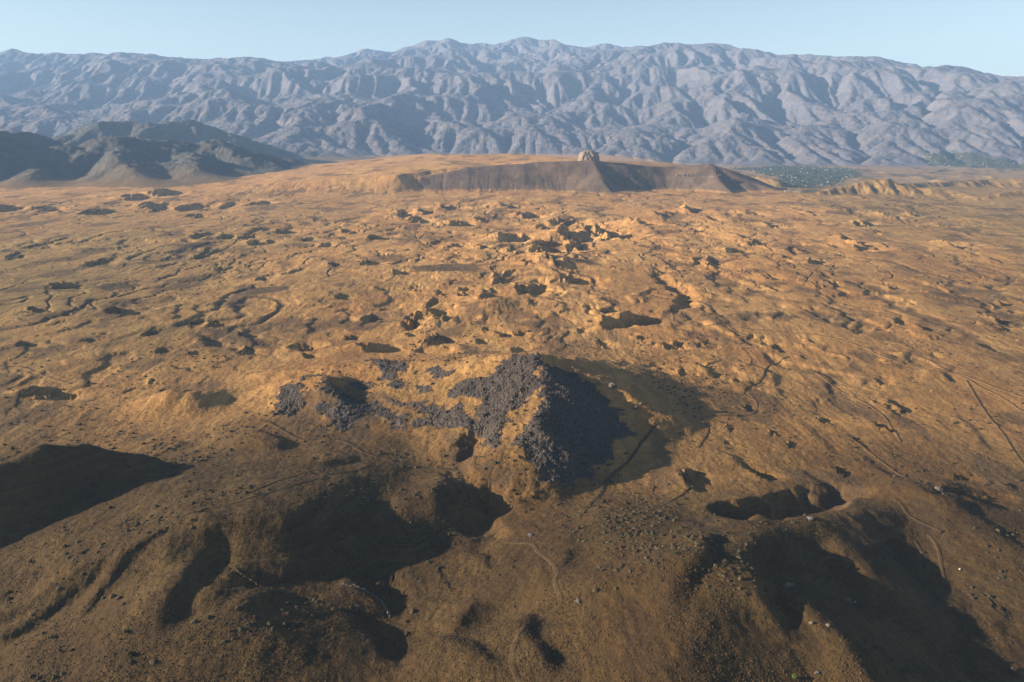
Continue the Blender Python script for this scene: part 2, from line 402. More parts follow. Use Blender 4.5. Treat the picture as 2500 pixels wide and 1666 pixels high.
def scarps(X,Y,Z):
    for n,(pts,drop_,w,L) in enumerate(SCARPS):
        P=[at(*p) for p in pts]; tot=len(P)-1
        xs=[p[0] for p in P]; ys=[p[1] for p in P]; R=4*L
        m=(X>min(xs)-R)&(X<max(xs)+R)&(Y>min(ys)-R)&(Y<max(ys)+R)
        if not m.any(): continue
        x=X[m]; y=Y[m]
        x,y=x+.22*L*fbm(x/(L*2),y/(L*2),3,600+n),y+.22*L*fbm(x/(L*2),y/(L*2),3,650+n)
        D=np.full(x.shape,1e9); T=np.zeros(x.shape); S=np.zeros(x.shape)
        for i in range(tot):
            x0,y0=P[i]; x1,y1=P[i+1]
            dx,dy=x1-x0,y1-y0; L2=dx*dx+dy*dy
            t=np.clip(((x-x0)*dx+(y-y0)*dy)/L2,0,1)
            ex,ey=x-x0-t*dx,y-y0-t*dy
            d=np.hypot(ex,ey)
            # high side: the one towards -X
            hi=(dx*ey-dy*ex)*np.sign(dy if abs(dy)>1e-6 else 1.)
            c=d<D
            T=np.where(c,(i+t)/tot,T); S=np.where(c,np.sign(hi),S); D=np.where(c,d,D)
        e=sstep(0,.22,T)*sstep(1.,.78,T)
        Z[m]+=(.5*drop_*e*np.tanh(S*D/w)*np.exp(-D/L)).astype(F32)
    return Z

def hollows(X,Y,Z):
    for px,py,w,h,dep in HOLLOWS:
        cx,cy=at(px,py); zc=cy*CP+CAM_H*SP; mpp=zc/FPX
        a=w*mpp; b=h*mpp/math.sin(math.atan2(CAM_H,math.hypot(cx,cy)))
        m=(abs(X-cx)<2.2*a)&(abs(Y-cy)<2.2*b)
        x=X[m];y=Y[m]
        x=x+.35*a*fbm(x/a,y/b,3,301); y=y+.3*b*fbm(x/a,y/b,3,311)
        r=np.sqrt(((x-cx)/a)**2+((y-cy)/b)**2)
        Z[m]+=(-dep*(1-sstep(.35,1.0,r))+.25*dep*np.exp(-((r-1.15)/.22)**2)).astype(F32)
    return Z

def bands(X,Y):
    """winding little gullies with dark scrub, densest in the middle of the plain"""
    qx,qy=warp(X,Y,55,190,851); qx,qy=qx+9*fbm(X/40,Y/40,3,857),qy+9*fbm(X/40,Y/40,3,859)
    w=sstep(850,1300,Y)*sstep(3600,2800,Y)
    m1=sstep(-.2,.25,fbm(X/520,Y/800,3,861)+.35*np.exp(-((X-300)/800)**2))
    m2=sstep(-.12,.3,fbm(X/380,Y/600,3,865)+.25*np.exp(-((X-350)/700)**2))
    r1=1-np.abs(fbm(qx/260,qy/620,2,871,.4)); r2=1-np.abs(fbm(qx/120+7,qy/300,2,875,.4))
    return w*np.maximum(m1*sstep(.935,.985,r1),.7*m2*sstep(.925,.985,r2))

def near(X,Y):
    """height of everything but the eroded ranges, plus landform masks"""
    Z=base_big(X,Y).astype(F32)
    und=9*fbm(X/700,Y/1000,3,1)+3.0*fbm(X/170,Y/330,3,4)
    Z=Z+und*sstep(200,900,Y)*.8
    # hummocks of the old lava field, stretched along the valley
    qx,qy=warp(X,Y,32,150,81)
    n=fbm(qx/150,qy/290,5,91,.58)
    dens=.18+.82*sstep(-.15,.5,fbm(X/600,Y/900,2,95)+.55*np.exp(-((X-250)/700)**2)*sstep(900,1600,Y))
    dens=dens*sstep(650,1000,Y)
    Z=Z+dens*(3.4*sstep(.32,.42,n)*(.6+.5*n)-3.2*sstep(.36,.48,-n))
    n2=fbm(qx/38,qy/75,3,97,.5)
    Z=Z+(.10+.32*dens)*sstep(-.1,.5,fbm(X/330,Y/500,2,99))*(.9*sstep(.36,.48,n2)-.9*sstep(.36,.48,-n2))*sstep(300,800,Y)
    Z=Z+sstep(3900,5200,Y)*sstep(500,1500,X-.05*Y)*(26*ridged(X/620,Y/520,3,151,.5)-18)
    bw=bands(X,Y); Z=Z-(2.6*bw).astype(F32)
    Z=blots(X,Y,Z); Z=hollows(X,Y,Z)
    # hills
    wx,wy=warp(X,Y,7,90,101); wx,wy=wx+1.1*fbm(X/16,Y/16,3,111),wy+1.1*fbm(X/16,Y/16,3,117)
    nz=Y<1700
    def addhill(L,k1,k2,rnd,conv,Z,mask,ax,ay,maxd=1e9):
        h=np.full(X.shape,-1e3,F32)
        for pts,sl,sr in L:
            t=tent(ax,ay,conv(pts),sl,sr,k1,maxd=maxd,rnd=rnd)
            h=np.maximum(h,np.where(t>-900,smax(h,t,k1),h))
        on=sstep(-4,8,h-Z) if mask else None
        return smax(Z,h,k2)-k2*k2/400., on, h
    Z,_,_=addhill(MOUNDS,4,7,6,crest,Z,False,wx,wy)
    Zb=Z.copy()
    sx_,sy_=warp(X,Y,9,60,161); sx_,sy_=sx_+3*fbm(X/17,Y/17,3,165),sy_+3*fbm(X/17,Y/17,3,167)
    Z,shill,_=addhill(SCREE_HILL,4,7,6,crest,Z,True,sx_,sy_)
    Z=gullies(X,Y,Z); Z=scarps(X,Y,Z)
    fx,fy=warp(X,Y,40,420,121); fx,fy=fx+7*fbm(X/60,Y/60,2,131),fy+7*fbm(X/60,Y/60,2,137)
    hp=np.full(X.shape,-1e3,F32)
    for pts,sl,sr in PLATEAU: hp=np.maximum(hp,tent(fx,fy,fr(pts),sl,sr,20.,rnd=60.))
    cr=fr(MESA[0][0])
    yc=np.interp(fx,[c[0] for c in cr],[c[1] for c in cr])
    hp=hp-.62*np.maximum(yc+20-fy,0)*sstep(cr[0][0]-1000,cr[1][0]+150,fx)-.5*np.maximum(fx-cr[-4][0],0)
    Z=smax(Z,hp,24.)-1.4
    mx,my=warp(X,Y,22,260,141); mx,my=mx,my
    Z,mesa,mh=addhill(MESA,6,10,8,fr,Z,True,mx,my)
    gx,gy=warp(X,Y,26,160,151); gx,gy=gx+9*fbm(X/40,Y/90,3,155),gy+16*fbm(X/30,Y/150,3,157)
    Z,_,_=addhill(BADLAND,6,12,10,fr,Z,False,gx,gy)
    return Z,shill,mesa

# ------------------------------------------------------------------ terrain sheet (fine near the camera, coarser far away)
MX0,MX1,MY0,MY1,MD=-14000.,14000.,3400.,23000.,28.
MTN=build_mountains()
def mtn(X,Y):
    fx=np.clip((X-MX0)/MD,0,MTN.shape[1]-1.001); fy=np.clip((Y-MY0)/MD,0,MTN.shape[0]-1.001)
    i=fx.astype(int); j=fy.astype(int); u=fx-i; v=fy-j
    u=u*u*(3-2*u)*.5+u*.5; v=v*v*(3-2*v)*.5+v*.5
    a=MTN[j,i]*(1-u)+MTN[j,i+1]*u; b=MTN[j+1,i]*(1-u)+MTN[j+1,i+1]*u
    return (a*(1-v)+b*v).astype(F32)

def radii():
    r=[60.]
    while r[-1]<24600.:
        x=r[-1]
        d=min(.72*x*x/CAM_H*1.26e-3, .0034*x) if x>330 else 6.
        if x>6000: d=min(d,26.)
        r.append(x+max(d,.4)/Q)
    return np.array(r)
RR=radii()
NA=int(1450*Q)
AZ=np.concatenate([np.linspace(-64,-37,int(110*Q),endpoint=False),np.linspace(-37,37,NA,endpoint=False),np.linspace(37,64,int(110*Q)+1)])
AZ=np.radians(AZ)
GX=(RR[:,None]*np.sin(AZ)[None,:]); GY=(RR[:,None]*np.cos(AZ)[None,:])
NR,NC=GX.shape
print('terrain',NR,NC,NR*NC)
Z,SHILL,MESAM=near(GX,GY)
# drainage: a little stream erosion on regular grids gives the slopes their rills
def rills(x0,x1,y0,y1,d,n,kdt,diff):
    xs=np.arange(x0,x1+d,d); ys=np.arange(y0,y1+d,d); X,Y=np.meshgrid(xs,ys)
    z=near(X,Y)[0].astype(float)+d*(.35*fbm(X/(5.5*d),Y/(7.5*d),4,821)+.45*fbm(X/(18*d),Y/(18*d),3,825))
    e=erode(z,np.zeros(z.shape,bool),d,n,kdt,diff,.75)-z
    m=(GX>x0)&(GX<x1)&(GY>y0)&(GY<y1)
    fx=(GX[m]-x0)/d; fy=(GY[m]-y0)/d; i=np.minimum(fx.astype(int),len(xs)-2); j=np.minimum(fy.astype(int),len(ys)-2); u=fx-i; v=fy-j
    w=np.minimum(1,np.minimum(np.minimum(GX[m]-x0,x1-GX[m]),np.minimum(GY[m]-y0,y1-GY[m]))/60.)*(1-.8*MESAM[m])*(1-.95*np.exp(-((GX[m]+620)/330)**2)*sstep(3250,3450,GY[m]))
    Z[m]+=(w*((e[j,i]*(1-u)+e[j,i+1]*u)*(1-v)+(e[j+1,i]*(1-u)+e[j+1,i+1]*u)*v)).astype(F32)
rills(-700.,700.,290.,1500.,2.,12,.010,.05)
rills(-2300.,2500.,1440.,4300.,6.,12,.026,.012)
# fine relief
rough=.25+.75*sstep(-.3,.5,fbm(GX/90,GY/140,2,161))
lim=GY<2600
x=GX[lim];y=GY[lim]
flow=ridged((x+14*fbm(x/120,y/200,2,831))/17,(y)/120,3,833,.6)
Z[lim]+=(.42*(flow-.5)*sstep(-.5,.4,fbm(x/260,y/400,2,837))*sstep(2600,1700,y)*sstep(560,850,y)).astype(F32)
Z[lim]+=(rough[lim]*(.30*fbm(x/16,y/26,3,171)+.16*fbm(x/4.2,y/4.2,2,181))).astype(F32)
# scree hill: blocky surface
m=SHILL>.02
x=GX[m];y=GY[m]
Z[m]+=(SHILL[m]*(.5*ridged(x/30,y/26,4,191,.6)-.4+.3*fbm(x/7,y/7,3,195,.6))).astype(F32)
# ranges
# crest heights of the far range by easting
SKX=np.array([-10128,-9064,-7670,-6636,-5487,-4576,-4100,-3449,-2285,-1172,19,1053,2142,2869,3727,4363,5184,5878,6500,6900,7371.])
SKG=np.array([.957,.933,.896,.932,.919,.930,.965,1.002,.957,.943,.922,.991,.919,.938,.918,.95,.945,.944,.965,.88,.822])
MT=np.full(Z.shape,-1e4,F32)
m=GY>MY0
x=GX[m];y=GY[m]
mt=mtn(x,y)
up=sstep(10,120,mt-base_big(x,y))
mt=mt+up*(9*ridged(x/150,y/150,3,201,.55)-7+4*fbm(x/50,y/50,2,205)).astype(F32)
MT[m]=mt
g_=np.interp(GX,SKX,SKG)
MT=np.where((GY>8500)&(MT>0),MT*(1+(g_-1)*sstep(8500,13000,GY)),MT).astype(F32)
MT=MT-70*(1-sstep(3400,3950,GY)).astype(F32)
isM=(MT>Z+2)
kk=np.where(GY>MY0,4.,.01)
Z=np.where(GY>MY0,smax(Z,MT,kk),Z).astype(F32)

# surface look-up along the camera's azimuth columns
def zat(px_x,px_y):
    """height of the sheet at world x, y"""
    r=math.hypot(px_x,px_y); a=math.atan2(px_x,px_y)
    i=min(max(np.searchsorted(RR,r)-1,0),NR-2); j=min(max(np.searchsorted(AZ,a)-1,0),NC-2)
    u=min(max((r-RR[i])/(RR[i+1]-RR[i]),0),1); v=min(max((a-AZ[j])/(AZ[j+1]-AZ[j]),0),1)
    return float((Z[i,j]*(1-v)+Z[i,j+1]*v)*(1-u)+(Z[i+1,j]*(1-v)+Z[i+1,j+1]*v)*u)
def zat_many(xx,yy):
    r=np.hypot(xx,yy); a=np.arctan2(xx,yy)
    i=np.clip(np.searchsorted(RR,r)-1,0,NR-2); j=np.clip(np.searchsorted(AZ,a)-1,0,NC-2)
    u=np.clip((r-RR[i])/(RR[i+1]-RR[i]),0,1); v=np.clip((a-AZ[j])/(AZ[j+1]-AZ[j]),0,1)
    return (Z[i,j]*(1-v)+Z[i,j+1]*v)*(1-u)+(Z[i+1,j]*(1-v)+Z[i+1,j+1]*v)*u
def drop(px,py):
    """first ground point seen at a photo pixel"""
    d=ray(px,py); a=math.atan2(d[0],d[1]); t=d[2]/math.hypot(d[0],d[1])
    j=min(max(np.searchsorted(AZ,a)-1,0),NC-2); v=(a-AZ[j])/(AZ[j+1]-AZ[j])
    col=Z[:,j]*(1-v)+Z[:,j+1]*v
    e=(col-CAM_H)/RR-t
    k=int(np.argmax(e>0)) if (e>0).any() else NR-1
    k=max(k,1)
    f=e[k-1]/(e[k-1]-e[k]) if e[k]!=e[k-1] else 0
    r=RR[k-1]+(RR[k]-RR[k-1])*min(max(f,0),1)
    return r*math.sin(a), r*math.cos(a), zat(r*math.sin(a), r*math.cos(a))

# ------------------------------------------------------------------ ground cover masks
def polymask(poly,soft,seed,amp,scale):
    P=np.array([drop(*p)[:2] for p in poly])
    x0,y0=P.min(0)-amp*3; x1,y1=P.max(0)+amp*3
    m=(GX>x0)&(GX<x1)&(GY>y0)&(GY<y1)
    x=GX[m];y=GY[m]
    inside=np.zeros(x.shape,bool); D=np.full(x.shape,1e9)
    for k in range(len(P)):
        ax,ay=P[k-1]; bx,by=P[k]
        c=((ay>y)!=(by>y))&(x<(bx-ax)*(y-ay)/(by-ay+1e-12)+ax)
        inside^=c
        dx,dy=bx-ax,by-ay; t=np.clip(((x-ax)*dx+(y-ay)*dy)/(dx*dx+dy*dy+1e-9),0,1)
        D=np.minimum(D,np.hypot(x-ax-t*dx,y-ay-t*dy))
    sd=np.where(inside,D,-D)+amp*fbm(x/scale,y/scale,4,seed,.6)
    out=np.zeros(GX.shape,F32); out[m]=sstep(-soft,soft,sd)
    return out
def zz(L): return [(640+.3825*a,840+.3825*b) for a,b in L]
SCREE_POLYS=[
 [(240,230),(300,200),(250,320),(240,400),(230,440),(160,470),(95,410),(90,340),(150,265)],
 [(340,195),(380,210),(450,260),(520,320),(640,340),(720,380),(800,430),(900,450),(950,500),(930,560),(860,540),(760,480),(690,450),(620,430),(600,470),(560,520),(510,555),(460,500),(400,450),(330,430),(340,390),(400,370),(480,380),(450,330),(380,290)],
 [(650,110),(740,100),(940,150),(930,190),(830,170),(900,240),(940,260),(900,310),(850,300),(770,240),(740,170)],
 [(800,370),(1000,370),(1180,390),(1280,400),(1340,470),(1420,560),(1490,600),(1450,630),(1380,560),(1300,550),(1120,540),(1000,520),(940,480),(1060,480),(1000,420)],
 [(1180,310),(1240,260),(1420,200),(1540,150),(1560,90),(1640,70),(1760,80),(1770,110),(1740,190),(1800,260),(1790,300),(1700,340),(1640,400),(1560,450),(1540,500),(1540,600),(1500,660),(1440,690),(1480,600),(1420,520),(1340,430),(1420,360),(1400,340),(1300,340),(1210,340)],
 [(1765,95),(1860,190),(1980,300),(2090,420),(2160,540),(2190,680),(2110,800),(1960,880),(1820,880),(1720,770),(1640,680),(1640,600),(1700,500),(1750,400),(1790,290)],
 [(1000,190),(1080,150),(1200,180),(1180,210),(1090,200)],
 [(560,250),(640,235),(720,270),(700,310),(600,300)],
 [(980,270),(1090,270),(1080,295),(1000,290)],
]
SCREE=np.zeros(GX.shape,F32)
SCREE=polymask([(1316,876),(1400,912),(1470,955),(1515,1005),(1535,1055),(1490,1120),(1400,1130),(1345,1010)],5.,399,9.,22.)
for k,p in enumerate(SCREE_POLYS): SCREE=np.maximum(SCREE,polymask(zz(p),5.,400+k,9.,22.))
m=SCREE>.02
x=GX[m];y=GY[m]
Z[m]+=(SCREE[m]*(1.5*ridged(x/26,y/20,4,196,.6)-1.2+.7*fbm(x/5,y/5,3,197,.6))).astype(F32)
DARK=np.zeros(GX.shape,F32)       # dark heath and bare brown soil
for k,(p,s) in enumerate([
  ([(560,718),(600,705),(705,698),(700,708),(640,718),(575,724)],2.),
  ([(536,752),(560,722),(580,724),(612,748),(570,756)],2.),
  ([(505,800),(560,805),(664,840),(660,850),(600,850),(540,835)],6.),
  ([(220,700),(330,690),(350,698),(260,712)],5.),
  ([(420,600),(520,590),(530,600),(430,615)],8.),
  ([(1160,640),(1000,650),(1020,665),(1180,660)],8.),
 ]): DARK=np.maximum(DARK,polymask(p,s,450+k,5.,20.))
TREES_POLYS=[[(1800,412),(1850,408),(1960,406),(2080,412),(2100,425),(2060,440),(2010,455),(1990,470),(1955,472),(1930,455),(1905,432),(1850,420)],
 [(2240,380),(2330,374),(2420,390),(2500,400),(2500,414),(2380,410),(2280,405)],
 [(560,390),(640,378),(760,372),(790,380),(700,395),(620,405),(560,412)]]
GREEN_SHADE=np.zeros(GX.shape,F32)
for k,p in enumerate(TREES_POLYS): GREEN_SHADE=np.maximum(GREEN_SHADE,polymask(p,60.,470+k,60.,200.)*(1. if k<2 else .45))

# ------------------------------------------------------------------ meshes
def fast_mesh(name,co,quads,mats=None,smooth=True,attrs=None):
    me=bpy.data.meshes.new(name)
    n=len(co); q=len(quads); k=quads.shape[1]
    me.vertices.add(n); me.vertices.foreach_set('co',np.ascontiguousarray(co,dtype=F32).ravel())
    me.loops.add(q*k); me.loops.foreach_set('vertex_index',np.ascontiguousarray(quads,dtype=np.int32).ravel())
    me.polygons.add(q); me.polygons.foreach_set('loop_start',np.arange(0,q*k,k,dtype=np.int32))
    if smooth: me.polygons.foreach_set('use_smooth',np.ones(q,bool))
    else: me.polygons.foreach_set('use_smooth',np.zeros(q,bool))
    me.update(calc_edges=True)
    for an,dat in (attrs or {}).items():
        a=me.attributes.new(an,'FLOAT_COLOR','POINT'); a.data.foreach_set('color',np.ascontiguousarray(dat,dtype=F32).ravel())
    return me
def link(name,me,mat=None,parent=None,label=None,cat=None,group=None,kind=None,loc=None):
    o=bpy.data.objects.new(name,me); COL.objects.link(o)
    if mat is not None and me is not None and not me.materials: me.materials.append(mat)
    if parent is not None: o.parent=parent
    if loc is not None: o.location=loc
    for k,v in (('label',label),('category',cat),('group',group),('kind',kind)):
        if v: o[k]=v
    return o

# ------------------------------------------------------------------ materials
def nodes(name):
    m=bpy.data.materials.new(name); m.use_nodes=True
    nt=m.node_tree; nt.nodes.clear()
    out=nt.nodes.new('ShaderNodeOutputMaterial'); b=nt.nodes.new('ShaderNodeBsdfPrincipled')
    b.inputs['Roughness'].default_value=.95
    b.inputs['Specular IOR Level'].default_value=.1
    nt.links.new(b.outputs[0],out.inputs[0])
    return m,nt,b
def N(nt,t,**kw):
    n=nt.nodes.new(t)
    for k,v in kw.items(): setattr(n,k,v)
    return n
def noise_tex(nt,vec,scale,detail=3,rough=.55,dist=0.):
    n=N(nt,'ShaderNodeTexNoise'); n.inputs['Scale'].default_value=scale; n.inputs['Detail'].default_value=detail
    n.inputs['Roughness'].default_value=rough; n.inputs['Distortion'].default_value=dist
    nt.links.new(vec,n.inputs['Vector']); return n.outputs['Fac']
def ramp(nt,fac,a,b):
    n=N(nt,'ShaderNodeMapRange'); n.interpolation_type='SMOOTHSTEP'; n.inputs['From Min'].default_value=a; n.inputs['From Max'].default_value=b
    nt.links.new(fac,n.inputs['Value']); return n.outputs[0]
def mix(nt,fac,a,b,blend='MIX'):
    n=N(nt,'ShaderNodeMix',data_type='RGBA',blend_type=blend)
    if isinstance(fac,float): n.inputs[0].default_value=fac
    else: nt.links.new(fac,n.inputs[0])
    for s,v in ((6,a),(7,b)):
        if isinstance(v,tuple): n.inputs[s].default_value=v+(1.,)
        else: nt.links.new(v,n.inputs[s])
    return n.outputs[2]
def mth(nt,op,a,b=None):
    n=N(nt,'ShaderNodeMath',operation=op)
    for s,v in ((0,a),(1,b)):
        if v is None: continue
        if isinstance(v,(int,float)): n.inputs[s].default_value=v
        else: nt.links.new(v,n.inputs[s])
    return n.outputs[0]

def ground_material():
    m,nt,b=nodes('dry_grassland')
    tc=N(nt,'ShaderNodeTexCoord'); P=tc.outputs['Object']
    mp=N(nt,'ShaderNodeMapping'); mp.inputs['Scale'].default_value=(1,.45,1); nt.links.new(P,mp.inputs[0]); PS=mp.outputs[0]
    at_=N(nt,'ShaderNodeAttribute',attribute_name='cover'); sp=N(nt,'ShaderNodeSeparateColor'); nt.links.new(at_.outputs['Color'],sp.inputs[0])
    dark,green=sp.outputs[1],sp.outputs[2]
    brk=mth(nt,'MULTIPLY',mth(nt,'SUBTRACT',noise_tex(nt,P,.16,5,.75),.5),1.9)
    scree=ramp(nt,mth(nt,'ADD',sp.outputs[0],brk),.38,.62)
    at2=N(nt,'ShaderNodeAttribute',attribute_name='land'); s2=N(nt,'ShaderNodeSeparateColor'); nt.links.new(at2.outputs['Color'],s2.inputs[0])
    heath_vignette,rocky,olive_vignette=s2.outputs[0],s2.outputs[1],s2.outputs[2]
    big=ramp(nt,noise_tex(nt,PS,.006,5,.6),.38,.64)
    mid=ramp(nt,noise_tex(nt,PS,.035,5,.62,.6),.36,.66)
    fine=ramp(nt,noise_tex(nt,P,.35,4,.65),.3,.72)
    grain=ramp(nt,noise_tex(nt,P,1.6,2,.6),.3,.7)
    mp2=N(nt,'ShaderNodeMapping'); mp2.inputs['Scale'].default_value=(1,.28,1); mp2.inputs['Rotation'].default_value=(0,0,.12); nt.links.new(P,mp2.inputs[0]); PL=mp2.outputs[0]
    streak=ramp(nt,noise_tex(nt,PL,.09,4,.66,.8),.40,.64)
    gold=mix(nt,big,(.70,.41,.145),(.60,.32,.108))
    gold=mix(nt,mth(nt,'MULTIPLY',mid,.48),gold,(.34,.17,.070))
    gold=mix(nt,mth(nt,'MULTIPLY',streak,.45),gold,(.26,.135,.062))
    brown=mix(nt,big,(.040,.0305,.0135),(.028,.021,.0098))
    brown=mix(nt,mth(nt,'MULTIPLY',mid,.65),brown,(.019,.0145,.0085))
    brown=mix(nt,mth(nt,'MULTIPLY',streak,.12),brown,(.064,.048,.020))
    col=mix(nt,heath_vignette,gold,brown)  # brown heath, darkened further to stand in for the vignette
    ol=mix(nt,mid,(.29,.222,.082),(.17,.128,.052))
    ol=mix(nt,mth(nt,'MULTIPLY',streak,.5),ol,(.14,.105,.055))
    col=mix(nt,mth(nt,'MULTIPLY',olive_vignette,mth(nt,'SUBTRACT',1.,mth(nt,'MULTIPLY',heath_vignette,.85))),col,ol)
    # tufts and bare specks
    col=mix(nt,mth(nt,'MULTIPLY',fine,.42),col,mix(nt,1.,col,(.42,.38,.36),'MULTIPLY'))
    sp1=ramp(nt,noise_tex(nt,P,.11,3,.75),.58,.68)
    col=mix(nt,mth(nt,'MULTIPLY',sp1,.45),col,mix(nt,1.,col,(.30,.30,.33),'MULTIPLY'))
    sp2=ramp(nt,noise_tex(nt,P,.22,3,.7),.62,.72)
    col=mix(nt,mth(nt,'MULTIPLY',sp2,.35),col,mix(nt,1.,col,(1.5,1.5,1.5),'MULTIPLY'))
    col=mix(nt,mth(nt,'MULTIPLY',grain,.5),col,mix(nt,1.,col,(.45,.42,.40),'MULTIPLY'))
    # mountains: grey violet rock with dry grass on gentler parts
    rk=mix(nt,ramp(nt,noise_tex(nt,P,.0022,5,.6),.35,.65),(.122,.120,.140),(.088,.086,.102))
    rk=mix(nt,ramp(nt,noise_tex(nt,P,.011,4,.7),.5,.62),rk,(.155,.128,.108))
    rk=mix(nt,mth(nt,'MULTIPLY',ramp(nt,noise_tex(nt,P,.03,4,.7),.54,.68),.6),rk,(.045,.042,.03))
    col=mix(nt,rocky,col,rk)
    # contour lines of grazing terraces, rock bands of the slopes
    mz=N(nt,'ShaderNodeMapping'); mz.inputs['Scale'].default_value=(.012,.012,1.); nt.links.new(P,mz.inputs[0])
    tz=ramp(nt,noise_tex(nt,mz.outputs[0],.8,3,.7,.15),.42,.60)
    tm=mth(nt,'MULTIPLY',tz,mth(nt,'MULTIPLY',heath_vignette,.62))
    col=mix(nt,tm,col,mix(nt,1.,col,(1.55,1.5,1.35),'MULTIPLY'))
    mr=N(nt,'ShaderNodeMapping'); mr.inputs['Scale'].default_value=(.05,.05,1.); nt.links.new(P,mr.inputs[0])
    tr_=ramp(nt,noise_tex(nt,mr.outputs[0],.035,4,.65,.2),.40,.62)
    col=mix(nt,mth(nt,'MULTIPLY',tr_,mth(nt,'MULTIPLY',rocky,.35)),col,mix(nt,1.,col,(1.5,1.4,1.3),'MULTIPLY'))
    # heath / soil patches
    col=mix(nt,mth(nt,'MULTIPLY',dark,.85),col,mix(nt,mid,(.085,.058,.036),(.05,.038,.022)))
    # scree
    v=N(nt,'ShaderNodeTexVoronoi'); v.inputs['Scale'].default_value=.8; nt.links.new(P,v.inputs['Vector'])
    sc=mix(nt,ramp(nt,v.outputs['Distance'],.1,.8),(.115,.094,.077),(.052,.044,.038))
    sc=mix(nt,ramp(nt,noise_tex(nt,P,.5,3,.7),.62,.74),sc,(.20,.175,.15))
    col=mix(nt,scree,col,sc)
    col=mix(nt,green,col,mix(nt,fine,(.034,.042,.024),(.075,.068,.042)))  # village greenery, plus the foothills' shade put into their colour
    nt.links.new(col,b.inputs['Base Color'])
    # relief too small for the mesh
    h1=noise_tex(nt,P,.9,3,.65); h2=noise_tex(nt,P,.16,3,.6)
    hv=mth(nt,'ADD',mth(nt,'MULTIPLY',h1,.55),mth(nt,'MULTIPLY',h2,1.5))
    hs=mth(nt,'MULTIPLY',mth(nt,'SUBTRACT',1.,v.outputs['Distance']),mth(nt,'MULTIPLY',scree,1.3))
    hv=mth(nt,'ADD',hv,hs)
    hm=noise_tex(nt,P,.018,5,.65)
    hv=mth(nt,'ADD',hv,mth(nt,'MULTIPLY',mth(nt,'MULTIPLY',hm,rocky),14.))
    bp=N(nt,'ShaderNodeBump'); bp.inputs['Strength'].default_value=1.; bp.inputs['Distance'].default_value=1.
    nt.links.new(hv,bp.inputs['Height']); nt.links.new(bp.outputs[0],b.inputs['Normal'])
    return m
M_GROUND=ground_material()

# ------------------------------------------------------------------ the sheet, cut into the landforms it carries
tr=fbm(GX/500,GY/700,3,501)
heath_vignette=1-.55*sstep(520,900,GY+200*tr)-.45*sstep(800,1900,GY+350*tr-.55*np.maximum(GX-100,0)-.25*np.maximum(-GX-300,0))  # foreground and sides: vignette darkening put into the heath colour
heath_vignette=np.clip(heath_vignette*.92+.25*sstep(.0,.6,fbm(GX/160,GY/300,3,511))*sstep(500,2500,GY)*0.6+.35*SHILL*0,0,1)
mf=MESAM*sstep(-640,-380,GX)
heath_vignette=np.maximum(heath_vignette,.75*mf)
olive_vignette=np.clip(sstep(-150,-900,GX+.12*GY*0+300*tr)*sstep(3800,900,GY)*.9+sstep(450,1300,GX-.1*GY+300*tr)*.6,0,1)  # dry olive pasture at the sides, also carrying vignette dullness as colour
rocky=sstep(0,30,MT-base_big(GX,GY)-8)*sstep(4200,5200,GY+.35*np.abs(GX))
rocky=np.where(isM,rocky,0)+.35*mf*(~isM)
val=sstep(4600,5400,GY)*sstep(300,900,GX-.08*GY)*(~isM)
DARK=np.maximum(DARK,val*.75*sstep(-.25,.25,fbm(GX/260,GY/420,4,521,.6)))
GREEN_SHADE=np.maximum(GREEN_SHADE,.62*(isM&(GX<-900)&(GY<8000)))  # left foothills: their shade put into a darker, bluer cover colour
DARK=np.maximum(DARK,sstep(.30,.52,fbm(GX/120,GY/190,4,525,.6))*.7*(~isM)*sstep(350,700,GY))
DARK=np.maximum(DARK,.8*bands(GX,GY)*(~isM)*(1-MESAM))
COVER=np.stack([SCREE,DARK,GREEN_SHADE,np.ones_like(SCREE)],-1)
LAND=np.stack([heath_vignette,rocky,olive_vignette,np.ones_like(SCREE)],-1)
PID=np.zeros(Z.shape,np.int8)
PID[SHILL>.5]=1
PID[MESAM>.5]=2
PID[isM]=3
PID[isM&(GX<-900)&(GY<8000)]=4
ij=np.arange(NR*NC,dtype=np.int32).reshape(NR,NC)
quads=np.stack([ij[:-1,:-1],ij[:-1,1:],ij[1:,1:],ij[1:,:-1]],-1).reshape(-1,4)
fid=PID[:-1,:-1].ravel()
co=np.stack([GX,GY,Z],-1).reshape(-1,3)
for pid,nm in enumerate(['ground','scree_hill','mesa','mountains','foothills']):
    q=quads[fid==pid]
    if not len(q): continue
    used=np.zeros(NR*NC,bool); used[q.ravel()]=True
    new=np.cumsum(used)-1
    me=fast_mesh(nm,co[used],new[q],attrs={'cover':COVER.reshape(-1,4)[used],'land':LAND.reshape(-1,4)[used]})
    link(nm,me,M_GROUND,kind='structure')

# ------------------------------------------------------------------ small materials
def plain(name,cols,scale=1.,rough=.9,bump=.0):
    m,nt,b=nodes(name); b.inputs['Roughness'].default_value=rough
    tc=N(nt,'ShaderNodeTexCoord'); P=tc.outputs['Object']
    c=mix(nt,ramp(nt,noise_tex(nt,P,scale,4,.65),.35,.65),cols[0],cols[1])
    nt.links.new(c,b.inputs['Base Color'])
    if bump:
        bp=N(nt,'ShaderNodeBump'); bp.inputs['Distance'].default_value=bump
        nt.links.new(noise_tex(nt,P,scale*2,4,.7),bp.inputs['Height']); nt.links.new(bp.outputs[0],b.inputs['Normal'])
    return m
def tinted(name,attr='tint',rough=.95):
    m,nt,b=nodes(name); b.inputs['Roughness'].default_value=rough
    a=N(nt,'ShaderNodeAttribute',attribute_name=attr); nt.links.new(a.outputs['Color'],b.inputs['Base Color'])
    return m
M_PALE=plain('pale_rock',((.17,.14,.10),(.085,.07,.055)),.5,bump=.4)
